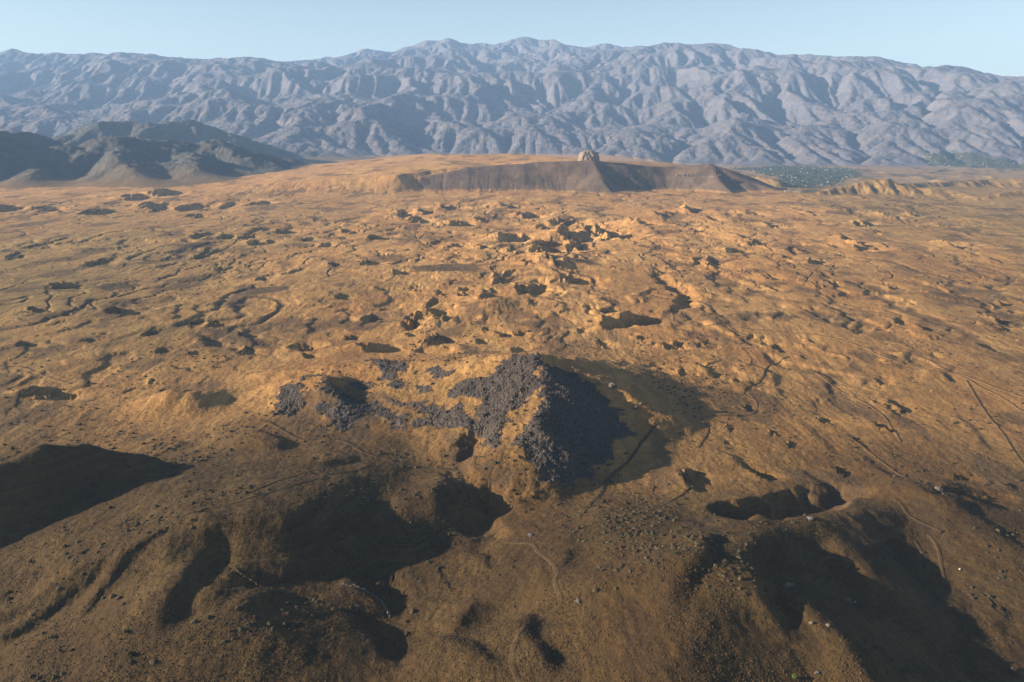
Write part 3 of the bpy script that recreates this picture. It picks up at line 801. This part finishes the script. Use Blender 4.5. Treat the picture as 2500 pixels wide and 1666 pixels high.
M_WHITE=plain('white_rock',((.42,.38,.31),(.30,.26,.21)),.8,bump=.2)
M_GREY=plain('grey_rock',((.13,.118,.11),(.06,.056,.055)),.6,bump=.4)
M_BUTTE=plain('butte_rock',((.30,.235,.18),(.20,.155,.12)),.06,bump=4.)
M_LEDGE=plain('ledge_rock',((.15,.115,.09),(.10,.08,.065)),.1,bump=1.)
M_BARK=plain('bark',((.07,.05,.035),(.04,.03,.02)),3.)
M_LEAF={'dark':plain('dark_leaves',((.022,.034,.014),(.045,.055,.022)),1.5),
        'green':plain('green_leaves',((.05,.075,.02),(.09,.11,.03)),1.5),
        'bright':plain('bright_leaves',((.085,.13,.022),(.13,.17,.03)),1.5)}
M_TRACK=tinted('track_soil'); M_TUFT=tinted('dry_tufts'); M_ROCKS=tinted('scree_rocks'); M_ORCH=tinted('orchard_leaves')
M_WALL={k:plain('house_wall_'+k,(a,b),.2) for k,a,b in (('white',(.40,.38,.35),(.30,.29,.27)),('stone',(.24,.20,.17),(.18,.155,.135)),('cream',(.33,.28,.22),(.26,.22,.17)))}
M_ROOF={k:plain('house_roof_'+k,(a,b),.2,rough=.6) for k,a,b in (('grey',(.24,.24,.25),(.17,.175,.18)),('rust',(.26,.12,.08),(.18,.09,.065)),('white',(.42,.42,.41),(.32,.32,.32)))}
RS=np.random.RandomState(12)

# ------------------------------------------------------------------ dirt tracks (draped on the sheet)
TRACKS=[
 ([(1640,765),(1660,793),(1778,798),(1856,807),(1939,814),(2010,821),(2071,836),(2124,854),(2160,857),(2217,864),(2267,879),(2303,900),(2356,918),(2428,946),(2500,971),(2560,992)],2.3),
 ([(2124,854),(2167,875),(2217,893),(2310,907),(2360,925),(2396,946),(2446,971),(2500,1007),(2560,1040)],1.7),
 ([(1778,798),(1810,816),(1860,836),(1889,850),(1924,857),(1978,875)],1.6),
 ([(1924,871),(1874,896),(1860,925),(1824,946),(1817,964),(1846,982),(1835,1011),(1778,1014),(1714,1021),(1728,1043),(1724,1064),(1703,1093)],1.6),
 ([(1600,1035),(1598,1039),(1566,1079),(1544,1112),(1526,1135),(1484,1170),(1469,1202),(1444,1227),(1419,1252),(1366,1263),(1294,1274),(1259,1285),(1216,1295),(1187,1313)],1.7),
 ([(1230,1324),(1298,1329),(1316,1349),(1341,1370),(1359,1392),(1355,1420),(1362,1442),(1369,1467),(1359,1488),(1323,1510),(1287,1527),(1266,1549),(1255,1581),(1248,1617),(1259,1645),(1272,1675)],1.6),
 ([(655,1030),(690,1050),(736,1073),(801,1070),(847,1081),(889,1104),(960,1125),(1050,1145),(1110,1150),(1130,1178)],2.2),
 ([(1110,1142),(1120,1165),(1135,1190),(1150,1240)],1.4),
 ([(0,895),(54,897),(118,921),(171,937)],2.0),
 ([(307,771),(386,757),(440,756),(495,762)],2.2),
 ([(2196,1227),(2217,1256),(2246,1274),(2292,1292)],1.5),
 ([(2267,1306),(2289,1338),(2299,1385),(2310,1435)],1.3),
 ([(2235,1320),(2246,1345),(2246,1392),(2262,1435)],1.3),
 ([(2360,929),(2410,1011),(2446,1057),(2481,1110),(2520,1160)],1.4),
 ([(1415,618),(1480,612),(1580,621),(1620,640),(1660,668)],2.6),
 ([(990,668),(1060,660),(1190,648),(1300,650)],2.2),
 ([(300,1275),(420,1262),(560,1232),(700,1190),(800,1160),(900,1140)],1.1),
 ([(610,1203),(700,1168),(800,1142),(870,1122)],1.),
 ([(350,1425),(470,1388),(600,1374),(720,1368),(800,1362)],1.3),
 ([(1370,1262),(1500,1264),(1600,1242),(1690,1190)],1.1),
 ([(2060,1060),(2130,1110),(2210,1165)],1.3),
 ([(1980,905),(2060,960),(2150,1010),(2200,1080)],1.2),
]
def smooth(pts,step):
    P=np.array(pts,float); out=[]
    Q_=np.vstack([2*P[0]-P[1],P,2*P[-1]-P[-2]])
    for i in range(1,len(Q_)-2):
        a,b,c,d=Q_[i-1:i+3]; n=max(2,int(np.linalg.norm(c-b)/step))
        for t in np.linspace(0,1,n,endpoint=False):
            out.append(.5*((2*b)+(-a+c)*t+(2*a-5*b+4*c-d)*t*t+(-a+3*b-3*c+d)*t**3))
    out.append(P[-1]); return np.array(out)
for k,(pts,hw) in enumerate(TRACKS):
    W_=[drop(*p)[:2] for p in pts]
    r0=np.mean([math.hypot(*w) for w in W_])
    L=smooth(W_,max(1.2,r0*.003))
    L=L+np.stack([.5*fbm(L[:,0]/14,L[:,1]/14,2,700+k),.5*fbm(L[:,0]/14,L[:,1]/14,2,720+k)],-1)
    T=np.gradient(L,axis=0); T/=np.linalg.norm(T,axis=1)[:,None]+1e-9
    Nn=np.stack([-T[:,1],T[:,0]],-1)
    offs=np.array([-1.,-.8,-.5,-.2,.2,.5,.8,1.])*hw
    wob=1+.18*fbm(np.arange(len(L))/9.,np.zeros(len(L)),2,740+k)
    pp=L[:,None,:]+Nn[:,None,:]*(offs[None,:,None]*wob[:,None,None])
    z=zat_many(pp[...,0],pp[...,1])
    rr=np.hypot(pp[...,0],pp[...,1])
    lift_=np.array([-.05,1,.7,1.15,1.15,.7,1,-.05])[None,:]*(.09+rr*.00035)
    co_=np.stack([pp[...,0],pp[...,1],z+lift_],-1).reshape(-1,3)
    n,mm=len(L),len(offs)
    ii=np.arange(n*mm).reshape(n,mm)
    q=np.stack([ii[:-1,:-1],ii[1:,:-1],ii[1:,1:],ii[:-1,1:]],-1).reshape(-1,4)
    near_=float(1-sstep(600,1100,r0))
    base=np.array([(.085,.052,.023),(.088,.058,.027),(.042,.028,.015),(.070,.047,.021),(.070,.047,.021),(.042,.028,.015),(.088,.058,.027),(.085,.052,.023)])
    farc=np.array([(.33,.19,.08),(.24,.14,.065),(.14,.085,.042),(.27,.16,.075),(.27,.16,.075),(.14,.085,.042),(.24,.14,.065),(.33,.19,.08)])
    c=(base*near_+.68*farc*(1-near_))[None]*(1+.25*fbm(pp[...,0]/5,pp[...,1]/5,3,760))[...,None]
    tint=np.concatenate([c,np.ones(c.shape[:2]+(1,))],-1).reshape(-1,4)
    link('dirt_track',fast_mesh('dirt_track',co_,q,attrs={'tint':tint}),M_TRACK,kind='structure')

# ------------------------------------------------------------------ grass tufts, scrub and scree: uncountable cover
def scatter(name,xs,ys,size,hgt,tint,mat,sides=5,sink=.15):
    n=len(xs); zs=zat_many(xs,ys)
    a=RS.rand(n)[:,None]*6.283+np.arange(sides)[None,:]*6.283/sides
    r=size[:,None]*(.75+.5*RS.rand(n,sides))
    bx=xs[:,None]+r*np.cos(a); by=ys[:,None]+r*np.sin(a); bz=np.repeat((zs-sink*hgt-.05)[:,None],sides,1)
    mx=xs[:,None]+.72*r*np.cos(a+.3); my=ys[:,None]+.72*r*np.sin(a+.3); mz=zs[:,None]+hgt[:,None]*(.55+.3*RS.rand(n,sides))
    top=np.stack([xs+.2*size*(RS.rand(n)-.5),ys+.2*size*(RS.rand(n)-.5),zs+hgt],-1)
    v=np.concatenate([np.stack([bx,by,bz],-1),np.stack([mx,my,mz],-1),top[:,None,:]],1)
    k=2*sides+1
    f=[]
    for i in range(sides):
        j=(i+1)%sides
        f+=[(i,j,sides+j),(i,sides+j,sides+i),(sides+i,sides+j,2*sides)]
    f=(np.array(f)[None]+(np.arange(n)*k)[:,None,None]).reshape(-1,3)
    t=np.repeat(np.concatenate([tint,np.ones((n,1))],1)[:,None,:],k,1).reshape(-1,4)
    return link(name,fast_mesh(name,v.reshape(-1,3),f,smooth=False,attrs={'tint':t}),mat,kind='stuff')
def cand(n,r0,r1,pw,half=36.):
    u=RS.rand(n); r=(r0**pw+(r1**pw-r0**pw)*u)**(1/pw)
    a=np.radians((RS.rand(n)*2-1)*half)
    return r*np.sin(a),r*np.cos(a)
def sample(A,xx,yy):
    r=np.hypot(xx,yy); a=np.arctan2(xx,yy)
    i=np.clip(np.searchsorted(RR,r),0,NR-1); j=np.clip(np.searchsorted(AZ,a),0,NC-1)
    return A[i,j]
x,y=cand(260000,340,1300,.1)
d=fbm(x/45,y/60,4,801,.6)+.35*RS.randn(len(x))
k=(d>.05)&(sample(SCREE,x,y)<.4)
x,y=x[k],y[k]; n=len(x)
s=.2+.42*RS.rand(n)**2
hv=sample(heath_vignette,x,y)[:,None]
pal=np.array([(.40,.235,.10),(.24,.135,.06),(.14,.09,.045)])[RS.randint(0,3,n)]*(1-hv)+np.array([(.070,.049,.022),(.036,.026,.013),(.022,.018,.010)])[RS.randint(0,3,n)]*hv  # tufts follow the same vignette darkening in their colour
scatter('grass_tufts',x,y,s,s*(.5+.5*RS.rand(n)),pal,M_TUFT)
x,y=cand(60000,420,4200,-.2,38.)
d=fbm(x/170,y/260,4,811,.6)+.45*RS.randn(len(x))+.25*fbm(x/30,y/30,2,815)
k=(d>np.where(np.hypot(x,y)<900,.66,.46))&(sample(MESAM,x,y)<.3)
x,y=x[k],y[k]; n=len(x)
s=.5+1.7*RS.rand(n)**2.5
pal=np.array([(.045,.042,.022),(.07,.055,.03),(.05,.034,.02)])[RS.randint(0,3,n)]
scatter('scrub',x,y,s,s*(.5+.5*RS.rand(n)),pal,M_TUFT,sides=6)
print('tufts/scrub',n)
# scree blocks
m=(SCREE>.12)&(SCREE+.5*fbm(GX/7,GY/7,3,905,.7)>.55)&(GY<1100)
gi=np.flatnonzero(m.ravel())
gi=RS.choice(gi,min(52000,len(gi)),replace=False)
x=GX.ravel()[gi]+RS.randn(len(gi))*.8; y=GY.ravel()[gi]+RS.randn(len(gi))*1.2
n=len(x); s=.12+.30*RS.rand(n)+1.2*RS.rand(n)**16
g=(.046+.06*RS.rand(n)+.05*(RS.rand(n)>.97))[:,None]
scatter('scree',x,y,s,s*(.45+.5*RS.rand(n)),g*np.array([1.28,1.,.80]),M_ROCKS,sides=5,sink=.1)

# ------------------------------------------------------------------ rocks
def hull_mesh(bm_list,name):
    import bmesh
    bm=bmesh.new()
    for c,rad,seed in bm_list:
        r=np.random.RandomState(seed); pts=r.randn(34,3); pts/=np.linalg.norm(pts,axis=1)[:,None]
        pts=pts*(.72+.36*r.rand(34,1))*np.array(rad)+np.array(c)
        vs=[bm.verts.new(p) for p in pts]
        res=bmesh.ops.convex_hull(bm,input=vs)
        dead=[v for v in set(res['geom_interior']+res['geom_unused']) if isinstance(v,bmesh.types.BMVert)]
        bmesh.ops.delete(bm,geom=dead,context='VERTS')
    me=bpy.data.meshes.new(name); bm.to_mesh(me); bm.free(); return me
def rock(name,px,py,w,h,mat,label,cat,seed,lumps=1,stretch=(1,1),group=None):
    """w, h: half width and height in metres"""
    gx_,gy_,gz=drop(px,py)
    r=np.random.RandomState(seed)
    L=[((0,0,h*.25),(w*stretch[0],w*stretch[1],h*.8),seed)]
    for q in range(lumps-1):
        a=r.rand()*6.28; e=.55+.5*r.rand(); f=.35+.35*r.rand()
        L.append(((math.cos(a)*w*e*stretch[0],math.sin(a)*w*e*stretch[1],h*.1),(w*f,w*f,h*f*1.1),seed*7+q))
    me=hull_mesh(L,name)
    return link(name,me,mat,label=label,cat=cat,group=group,loc=(gx_,gy_,gz))
ROCKS=[
 ('boulder',1311,866,2.4,3.4,M_GREY,'dark summit rock on the very top of the scree hill',1),
 ('rock_outcrop',1495,944,4.0,4.5,M_PALE,'largest pale rocky knob on the shaded ridge right of the scree summit',5),
 ('rock_outcrop',1553,998,2.8,3.2,M_PALE,'pale rock near the lower end of the ridge right of the scree summit',3),
 ('boulder',1565,987,2.0,2.2,M_PALE,'small pale rock just behind the lower ridge outcrop beside the long shadow',2),
 ('rock_outcrop',1424,932,2.6,2.6,M_PALE,'grey broken rock below the sunlit cap close right of the scree summit',4),
 ('boulder',1462,938,2.2,3.0,M_PALE,'squat tawny rock between the sunlit cap and the large pale knob',2),
 ('rock_outcrop',1337,985,2.4,2.4,M_GREY,'jagged rock on the front edge of the scree hill where light meets shade',3),
 ('rock_outcrop',1924,1434,2.6,3.2,M_PALE,'pale crag at the pointed tip of the sunlit finger ridge',5),
 ('boulder',1980,1524,1.5,1.8,M_PALE,'bright boulder with its own shadow in the middle of the sunlit finger ridge',3),
 ('boulder',2022,1528,1.3,1.4,M_PALE,'duller boulder right of the bright one on the finger ridge',2),
 ('rock_outcrop',2071,1468,1.8,2.4,M_PALE,'lit rock standing alone in the big shadow right of the finger ridge',3),
 ('boulder',2087,1473,1.2,1.8,M_PALE,'small ruddy stone touching the lone rock in the big shadow',1),
 ('boulder',1997,1643,1.4,1.0,M_GREY,'low grey rocks near the bottom edge on the finger ridge',3),
 ('rock_outcrop',2290,1196,3.0,2.8,M_PALE,'rocky knob casting a long shadow at the right above the ravine',4),
 ('rock_outcrop',1980,1268,3.0,1.8,M_GREY,'grey rubble on the sunny rim at the upper end of the ravine',5),
 ('rock_outcrop',1295,1308,2.6,1.4,M_GREY,'dark rock heap beside the bend of the foreground track',5),
 ('rock_outcrop',1412,1468,2.0,1.2,M_GREY,'blackish rock pile right of the lower track bend',4),
 ('boulder',2344,1391,1.0,1.0,M_WHITE,'bright white stone alone on the brown slope at far right',1),
]
for k,(nm,px,py,w,h,mt_,lab,lm) in enumerate(ROCKS):
    rock(nm,px,py,w,h,mt_,lab,'rock',31+k*3,lm)
# broken rock rib in the foreground: one jagged crest of stone
rib=[drop(*p)[:2] for p in [(838,1427),(862,1430),(885,1440),(905,1452),(925,1466),(936,1478),(946,1494),(952,1508)]]
rib=smooth(rib,.8); L=[]
r=np.random.RandomState(77)
for q,(a,b) in enumerate(rib):
    L.append(((a-rib[0][0]+r.randn()*.35,b-rib[0][1]+r.randn()*.35,zat(a,b)-zat(*rib[0])+.15),(.7+.9*r.rand()**2,.7+.9*r.rand()**2,.3+1.5*r.rand()**2),900+q))
link('rock_rib',hull_mesh(L,'rock_rib'),M_PALE,label='crooked rib of pale broken rock across the dark foreground slope',cat='rock',loc=(rib[0][0],rib[0][1],zat(*rib[0])))
# rock on the mesa
def butte():
    import bmesh
    bm=bmesh.new(); bmesh.ops.create_icosphere(bm,subdivisions=5,radius=1.)
    v=np.array([p.co for p in bm.verts])
    rad=np.hypot(v[:,0],v[:,1])+1e-6
    X_=np.sign(v[:,0])*np.abs(v[:,0])**.75*48; Y_=np.sign(v[:,1])*np.abs(v[:,1])**.75*40
    Z_=np.where(v[:,2]>0,np.abs(v[:,2])**.55*50,v[:,2]*30)
    Z_=Z_*(1-.0045*np.maximum(X_,0))
    nn=(6*fbm(X_/30+3,(Y_+Z_*.4)/30,4,881)+2.5*ridged(X_/10,(Y_+Z_*.5)/10,2,885))
    d=np.stack([v[:,0]/rad,v[:,1]/rad],-1)*np.minimum(rad*1.5,1)[:,None]
    Z_=Z_+np.where(v[:,2]>.3,3.5*fbm(X_/16,Y_/16,3,889),0)
    for p,a,b,c in zip(bm.verts,X_+nn*d[:,0],Y_+nn*d[:,1],Z_): p.co=(a,b,c)
    me=bpy.data.meshes.new('rock_butte'); bm.to_mesh(me); bm.free()
    x,y,z=far(1438,391,3880)
    link('rock_butte',me,M_BUTTE,label='blocky pale rock tower standing on the highest point of the mesa',cat='rock',loc=(x,y,zat(x,y)))
butte()
led=[]
for t in np.linspace(0,1,60):
    led.append((1650+t*112,431+3.0*t*t-1.2*t))
LP=np.array([drop(*p) for p in led])
r=np.random.RandomState(5); off=np.array([(-1,-.4),(-.9,.5),(.9,.5),(1,-.4)])
vv=[]
for q,(a,b,c) in enumerate(LP):
    hgt=7+7*r.rand() if q%2 else 2.5; w_=5+3*r.rand()
    vv+=[(a,b-w_,c-4),(a+r.randn(),b-w_,c+hgt*.6),(a+r.randn(),b+w_,c+hgt),(a,b+w_*1.6,c-1)]
ii=np.arange(len(vv)).reshape(-1,4)
q=np.concatenate([np.stack([ii[:-1,k],ii[1:,k],ii[1:,k+1],ii[:-1,k+1]],-1) for k in range(3)])
link('rock_ledge',fast_mesh('rock_ledge',np.array(vv),q,smooth=False),M_LEDGE,label='thin toothed band of pale rock along the right end of the mesa slope',cat='rock ledge')

# ------------------------------------------------------------------ trees and bushes
def leaf_crown(name,c,rad,n,size,seed):
    r=np.random.RandomState(seed)
    p=r.randn(n,3); p/=np.linalg.norm(p,axis=1)[:,None]; p*=(.35+.65*r.rand(n,1)**.5)
    lump=1+.3*noise(p[:,0]*2+seed,p[:,1]*2+p[:,2]*1.7,seed)
    p=p*lump[:,None]*np.array(rad)+np.array(c)
    u=r.randn(n,3); u/=np.linalg.norm(u,axis=1)[:,None]; w=np.cross(u,r.randn(n,3)); w/=np.linalg.norm(w,axis=1)[:,None]
    s=size*(.6+.8*r.rand(n,1))
    v=np.stack([p-u*s-w*s*.6,p+u*s-w*s*.6,p+u*s+w*s*.6,p-u*s+w*s*.6],1).reshape(-1,3)
    return fast_mesh(name,v,np.arange(4*n).reshape(-1,4),smooth=False)
def trunk_mesh(h,r0,lean,crown_c,rad,seed):
    rr=np.random.RandomState(seed); v=[];f=[]
    def limb(a,b,ra,rb,ns=6):
        a=np.array(a);b=np.array(b);d=b-a;d=d/np.linalg.norm(d);u=np.cross(d,(.3,.8,.1));u/=np.linalg.norm(u);w=np.cross(d,u);k=len(v)
        for t,rd in ((0,ra),(.5,(ra+rb)*.52),(1,rb)):
            for q in range(ns):
                an=6.283*q/ns; v.append(tuple(a+(b-a)*t+rd*(u*math.cos(an)+w*math.sin(an))))
        for L_ in range(2):
            for q in range(ns): f.append((k+L_*ns+q,k+L_*ns+(q+1)%ns,k+(L_+1)*ns+(q+1)%ns,k+(L_+1)*ns+q))
    limb((0,0,-.3),(lean,0,h),r0,r0*.55)
    for q in range(5):
        an=q*1.26+rr.rand(); limb((lean*.9,0,h*.9),(lean+rad[0]*.6*math.cos(an),rad[1]*.6*math.sin(an),crown_c+rad[2]*.4*rr.rand()),r0*.45,r0*.12,5)
    return fast_mesh('trunk',np.array(v),np.array(f))
def tree(name,px,py,h,rad,kind,label,cat,seed,trunk=.3,n=420):
    x,y,z=drop(px,py)
    e=link(name,None,label=label,cat=cat,loc=(x,y,z))
    cz=h-rad[2]
    th=max(h*trunk,.25)
    link('trunk',trunk_mesh(th,.05*h,.02*h,cz,rad,seed),M_BARK,parent=e)
    link('crown',leaf_crown('crown',(.02*h,0,cz),rad,n,.11*max(rad),seed),M_LEAF[kind],parent=e)
tree('tree',1154,1199,3.4,(.55,.55,1.25),'dark','slim dark tree with a long thin shadow on the small field below the scree hill','tree',3,.3)
tree('tree',633,1016,3.2,(.95,.95,1.1),'dark','small round dark tree alone on the pale field left of the scree hill','tree',4,.4)
tree('bush',895,1343,2.2,(1.1,1.1,1.1),'green','green bush with a dark shadow on the rounded grass tongue in the foreground','bush',5,.15)
tree('tree',1939,1656,2.6,(1.3,1.3,1.3),'bright','bright yellow-green tree in shade by the bottom edge','tree',6,.25)
tree('bush',2094,1481,1.3,(.7,.7,.6),'green','small green bush in the big shadow beside the lone rock','bush',7,.1,200)
tree('bush',692,1012,1.8,(1.2,1.0,.9),'dark','dark green bush at the lower left foot of the grey scree','bush',8,.1,260)
tree('bush',662,986,1.6,(1.4,1.2,.8),'dark','dark bush at the left edge of the grey scree higher up the slope','bush',9,.1,260)
tree('bush',1648,1353,1.6,(1.3,1.0,.8),'green','green bush on the sunny brow of the right foreground hill','bush',10,.1,260)
tree('bush',652,1057,1.4,(1.5,1.0,.7),'dark','low dark bush beside the pale track left of the hill','bush',11,.1,240)
tree('bush',1124,1173,1.2,(.7,.7,.6),'green','little green bush at the junction of paths above the slim tree','bush',12,.1,160)
tree('bush',310,1545,2.0,(1.6,1.5,1.0),'dark','dark bush at lower left below the curved groove','bush',13,.1,300)
tree('bush',322,1600,2.2,(2.2,1.6,1.1),'dark','wide dark thicket near the bottom left corner','bush',14,.1,420)
tree('bush',470,1272,1.5,(1.5,.8,.6),'dark','small dark bush on the sunlit crest left of the middle','bush',15,.1,200)
tree('bush',585,1194,1.5,(1.7,.9,.6),'dark','dark bush just right of the tip of the large left shadow','bush',16,.1,200)

# ------------------------------------------------------------------ village in the valley
gm=(GREEN_SHADE>.35)&(GY>4300)&(GX>300)
gi=np.flatnonzero(gm.ravel())
gxx,gyy=GX.ravel()[gi],GY.ravel()[gi]
wgt=(GY.ravel()[gi])**2
P_=wgt/wgt.sum()
def pick(n):
    k=RS.choice(len(gi),n,p=P_); return gxx[k]+RS.randn(n)*8,gyy[k]+RS.randn(n)*14
x,y=pick(5200); n=len(x)
s=3.+4.5*RS.rand(n)**1.5
pal=np.array([(.026,.040,.018),(.040,.052,.024),(.052,.058,.028)])[RS.randint(0,3,n)]
scatter('orchard_trees',x,y,s,s*(1.1+.6*RS.rand(n)),pal,M_ORCH,sides=6)
gl=(GREEN_SHADE>.12)&(GREEN_SHADE<.6)&(GX<-600)&(GY>4500)
gi2=np.flatnonzero(gl.ravel()); k=RS.choice(len(gi2),1500)
x=GX.ravel()[gi2][k]+RS.randn(1500)*10; y=GY.ravel()[gi2][k]+RS.randn(1500)*20
s=3+4*RS.rand(1500); scatter('distant_trees',x,y,s,s*1.2,np.array([(.030,.040,.020),(.045,.050,.026)])[RS.randint(0,2,1500)],M_ORCH,sides=6)
def house_mesh(name,w,d,h,rh,wall,roof):
    v=[(-w,-d,-2),(w,-d,-2),(w,d,-2),(-w,d,-2),(-w,-d,h),(w,-d,h),(w,d,h),(-w,d,h),(-w,0,h+rh),(w,0,h+rh)]
    o=.5
    v+=[(-w-o,-d-o,h-.25),(w+o,-d-o,h-.25),(w+o,0,h+rh+.25),(-w-o,0,h+rh+.25),(w+o,d+o,h-.25),(-w-o,d+o,h-.25)]
    me=bpy.data.meshes.new(name)
    f=[(0,1,5,4),(1,2,6,5),(2,3,7,6),(3,0,4,7),(4,8,7),(5,6,9),(10,11,12,13),(13,12,14,15)]
    me.from_pydata(v,[],f); me.materials.append(M_WALL[wall]); me.materials.append(M_ROOF[roof])
    for q in (6,7): me.polygons[q].material_index=1
    me.update(); return me
HM=[house_mesh('house',w,d,h,rh,a,b) for w,d,h,rh,a,b in ((6,4.5,5,2.2,'white','grey'),(7,5,4,2.4,'stone','rust'),(5.5,4.5,6,1.8,'cream','white'),(8,5,5,2,'white','white'),(6,5,4,2,'stone','grey'))]
placed=[]
tries=0
while len(placed)<190 and tries<6000:
    tries+=1
    k=RS.choice(len(gi),p=P_); x=gxx[k]+RS.randn()*12; y=gyy[k]+RS.randn()*20
    if all((x-a)**2+(y-b)**2>24**2 for a,b in placed): placed.append((x,y))
for x,y in placed:
    i=RS.randint(0,5)
    o=link('house',HM[i],label='small pale house among dark trees of the distant valley village',cat='house',group='village houses in the valley',loc=(x,y,zat(x,y)))
    o.rotation_euler=(0,0,RS.uniform(-.6,.6)+(1.57 if RS.rand()<.3 else 0))
    f=.8+.35*RS.rand(); o.scale=(f,f,f)
# long sheds at the near edge of the village
SH=[house_mesh('shed',15,5,4,1.6,'cream','grey'),house_mesh('shed',11,5,4,1.6,'cream','white')]
for k,(px,py,lab) in enumerate([(1932,463,'long white shed at the near edge of the valley village'),(1921,469,'second white shed in front of the longest one at the village edge'),(1945,470,'low white shed rightmost of the row at the village edge'),(1985,412,'white block standing high at the back of the village')]):
    x,y,z=drop(px,py); o=link('shed',SH[k%2],label=lab,cat='shed',loc=(x,y,z)); o.rotation_euler=(0,0,.15-.2*k)

# ------------------------------------------------------------------ air
def haze():
    m=bpy.data.materials.new('haze'); m.use_nodes=True; nt=m.node_tree; nt.nodes.clear()
    out=nt.nodes.new('ShaderNodeOutputMaterial'); v=nt.nodes.new('ShaderNodeVolumePrincipled')
    v.inputs['Color'].default_value=HAZE_COL+(1,)
    v.inputs['Density'].default_value=HAZE_DEN
    v.inputs['Anisotropy'].default_value=.0
    nt.links.new(v.outputs[0],out.inputs['Volume'])
    z0=float(Z.min())-2; z1=float(Z.max())+40
    x,y0,y1=24500.,-1500.,27000.
    c=np.array([(sx,sy,sz) for sz in (z0,z1) for sx,sy in ((-x,y0),(x,y0),(x,y1),(-x,y1))])
    q=np.array([(3,2,1,0),(4,5,6,7),(0,1,5,4),(1,2,6,5),(2,3,7,6),(3,0,4,7)])
    link('haze',fast_mesh('haze',c,q,smooth=False),m,kind='stuff')
HAZE_COL=(.36,.60,1.0)
HAZE_DEN=3.7e-5
haze()
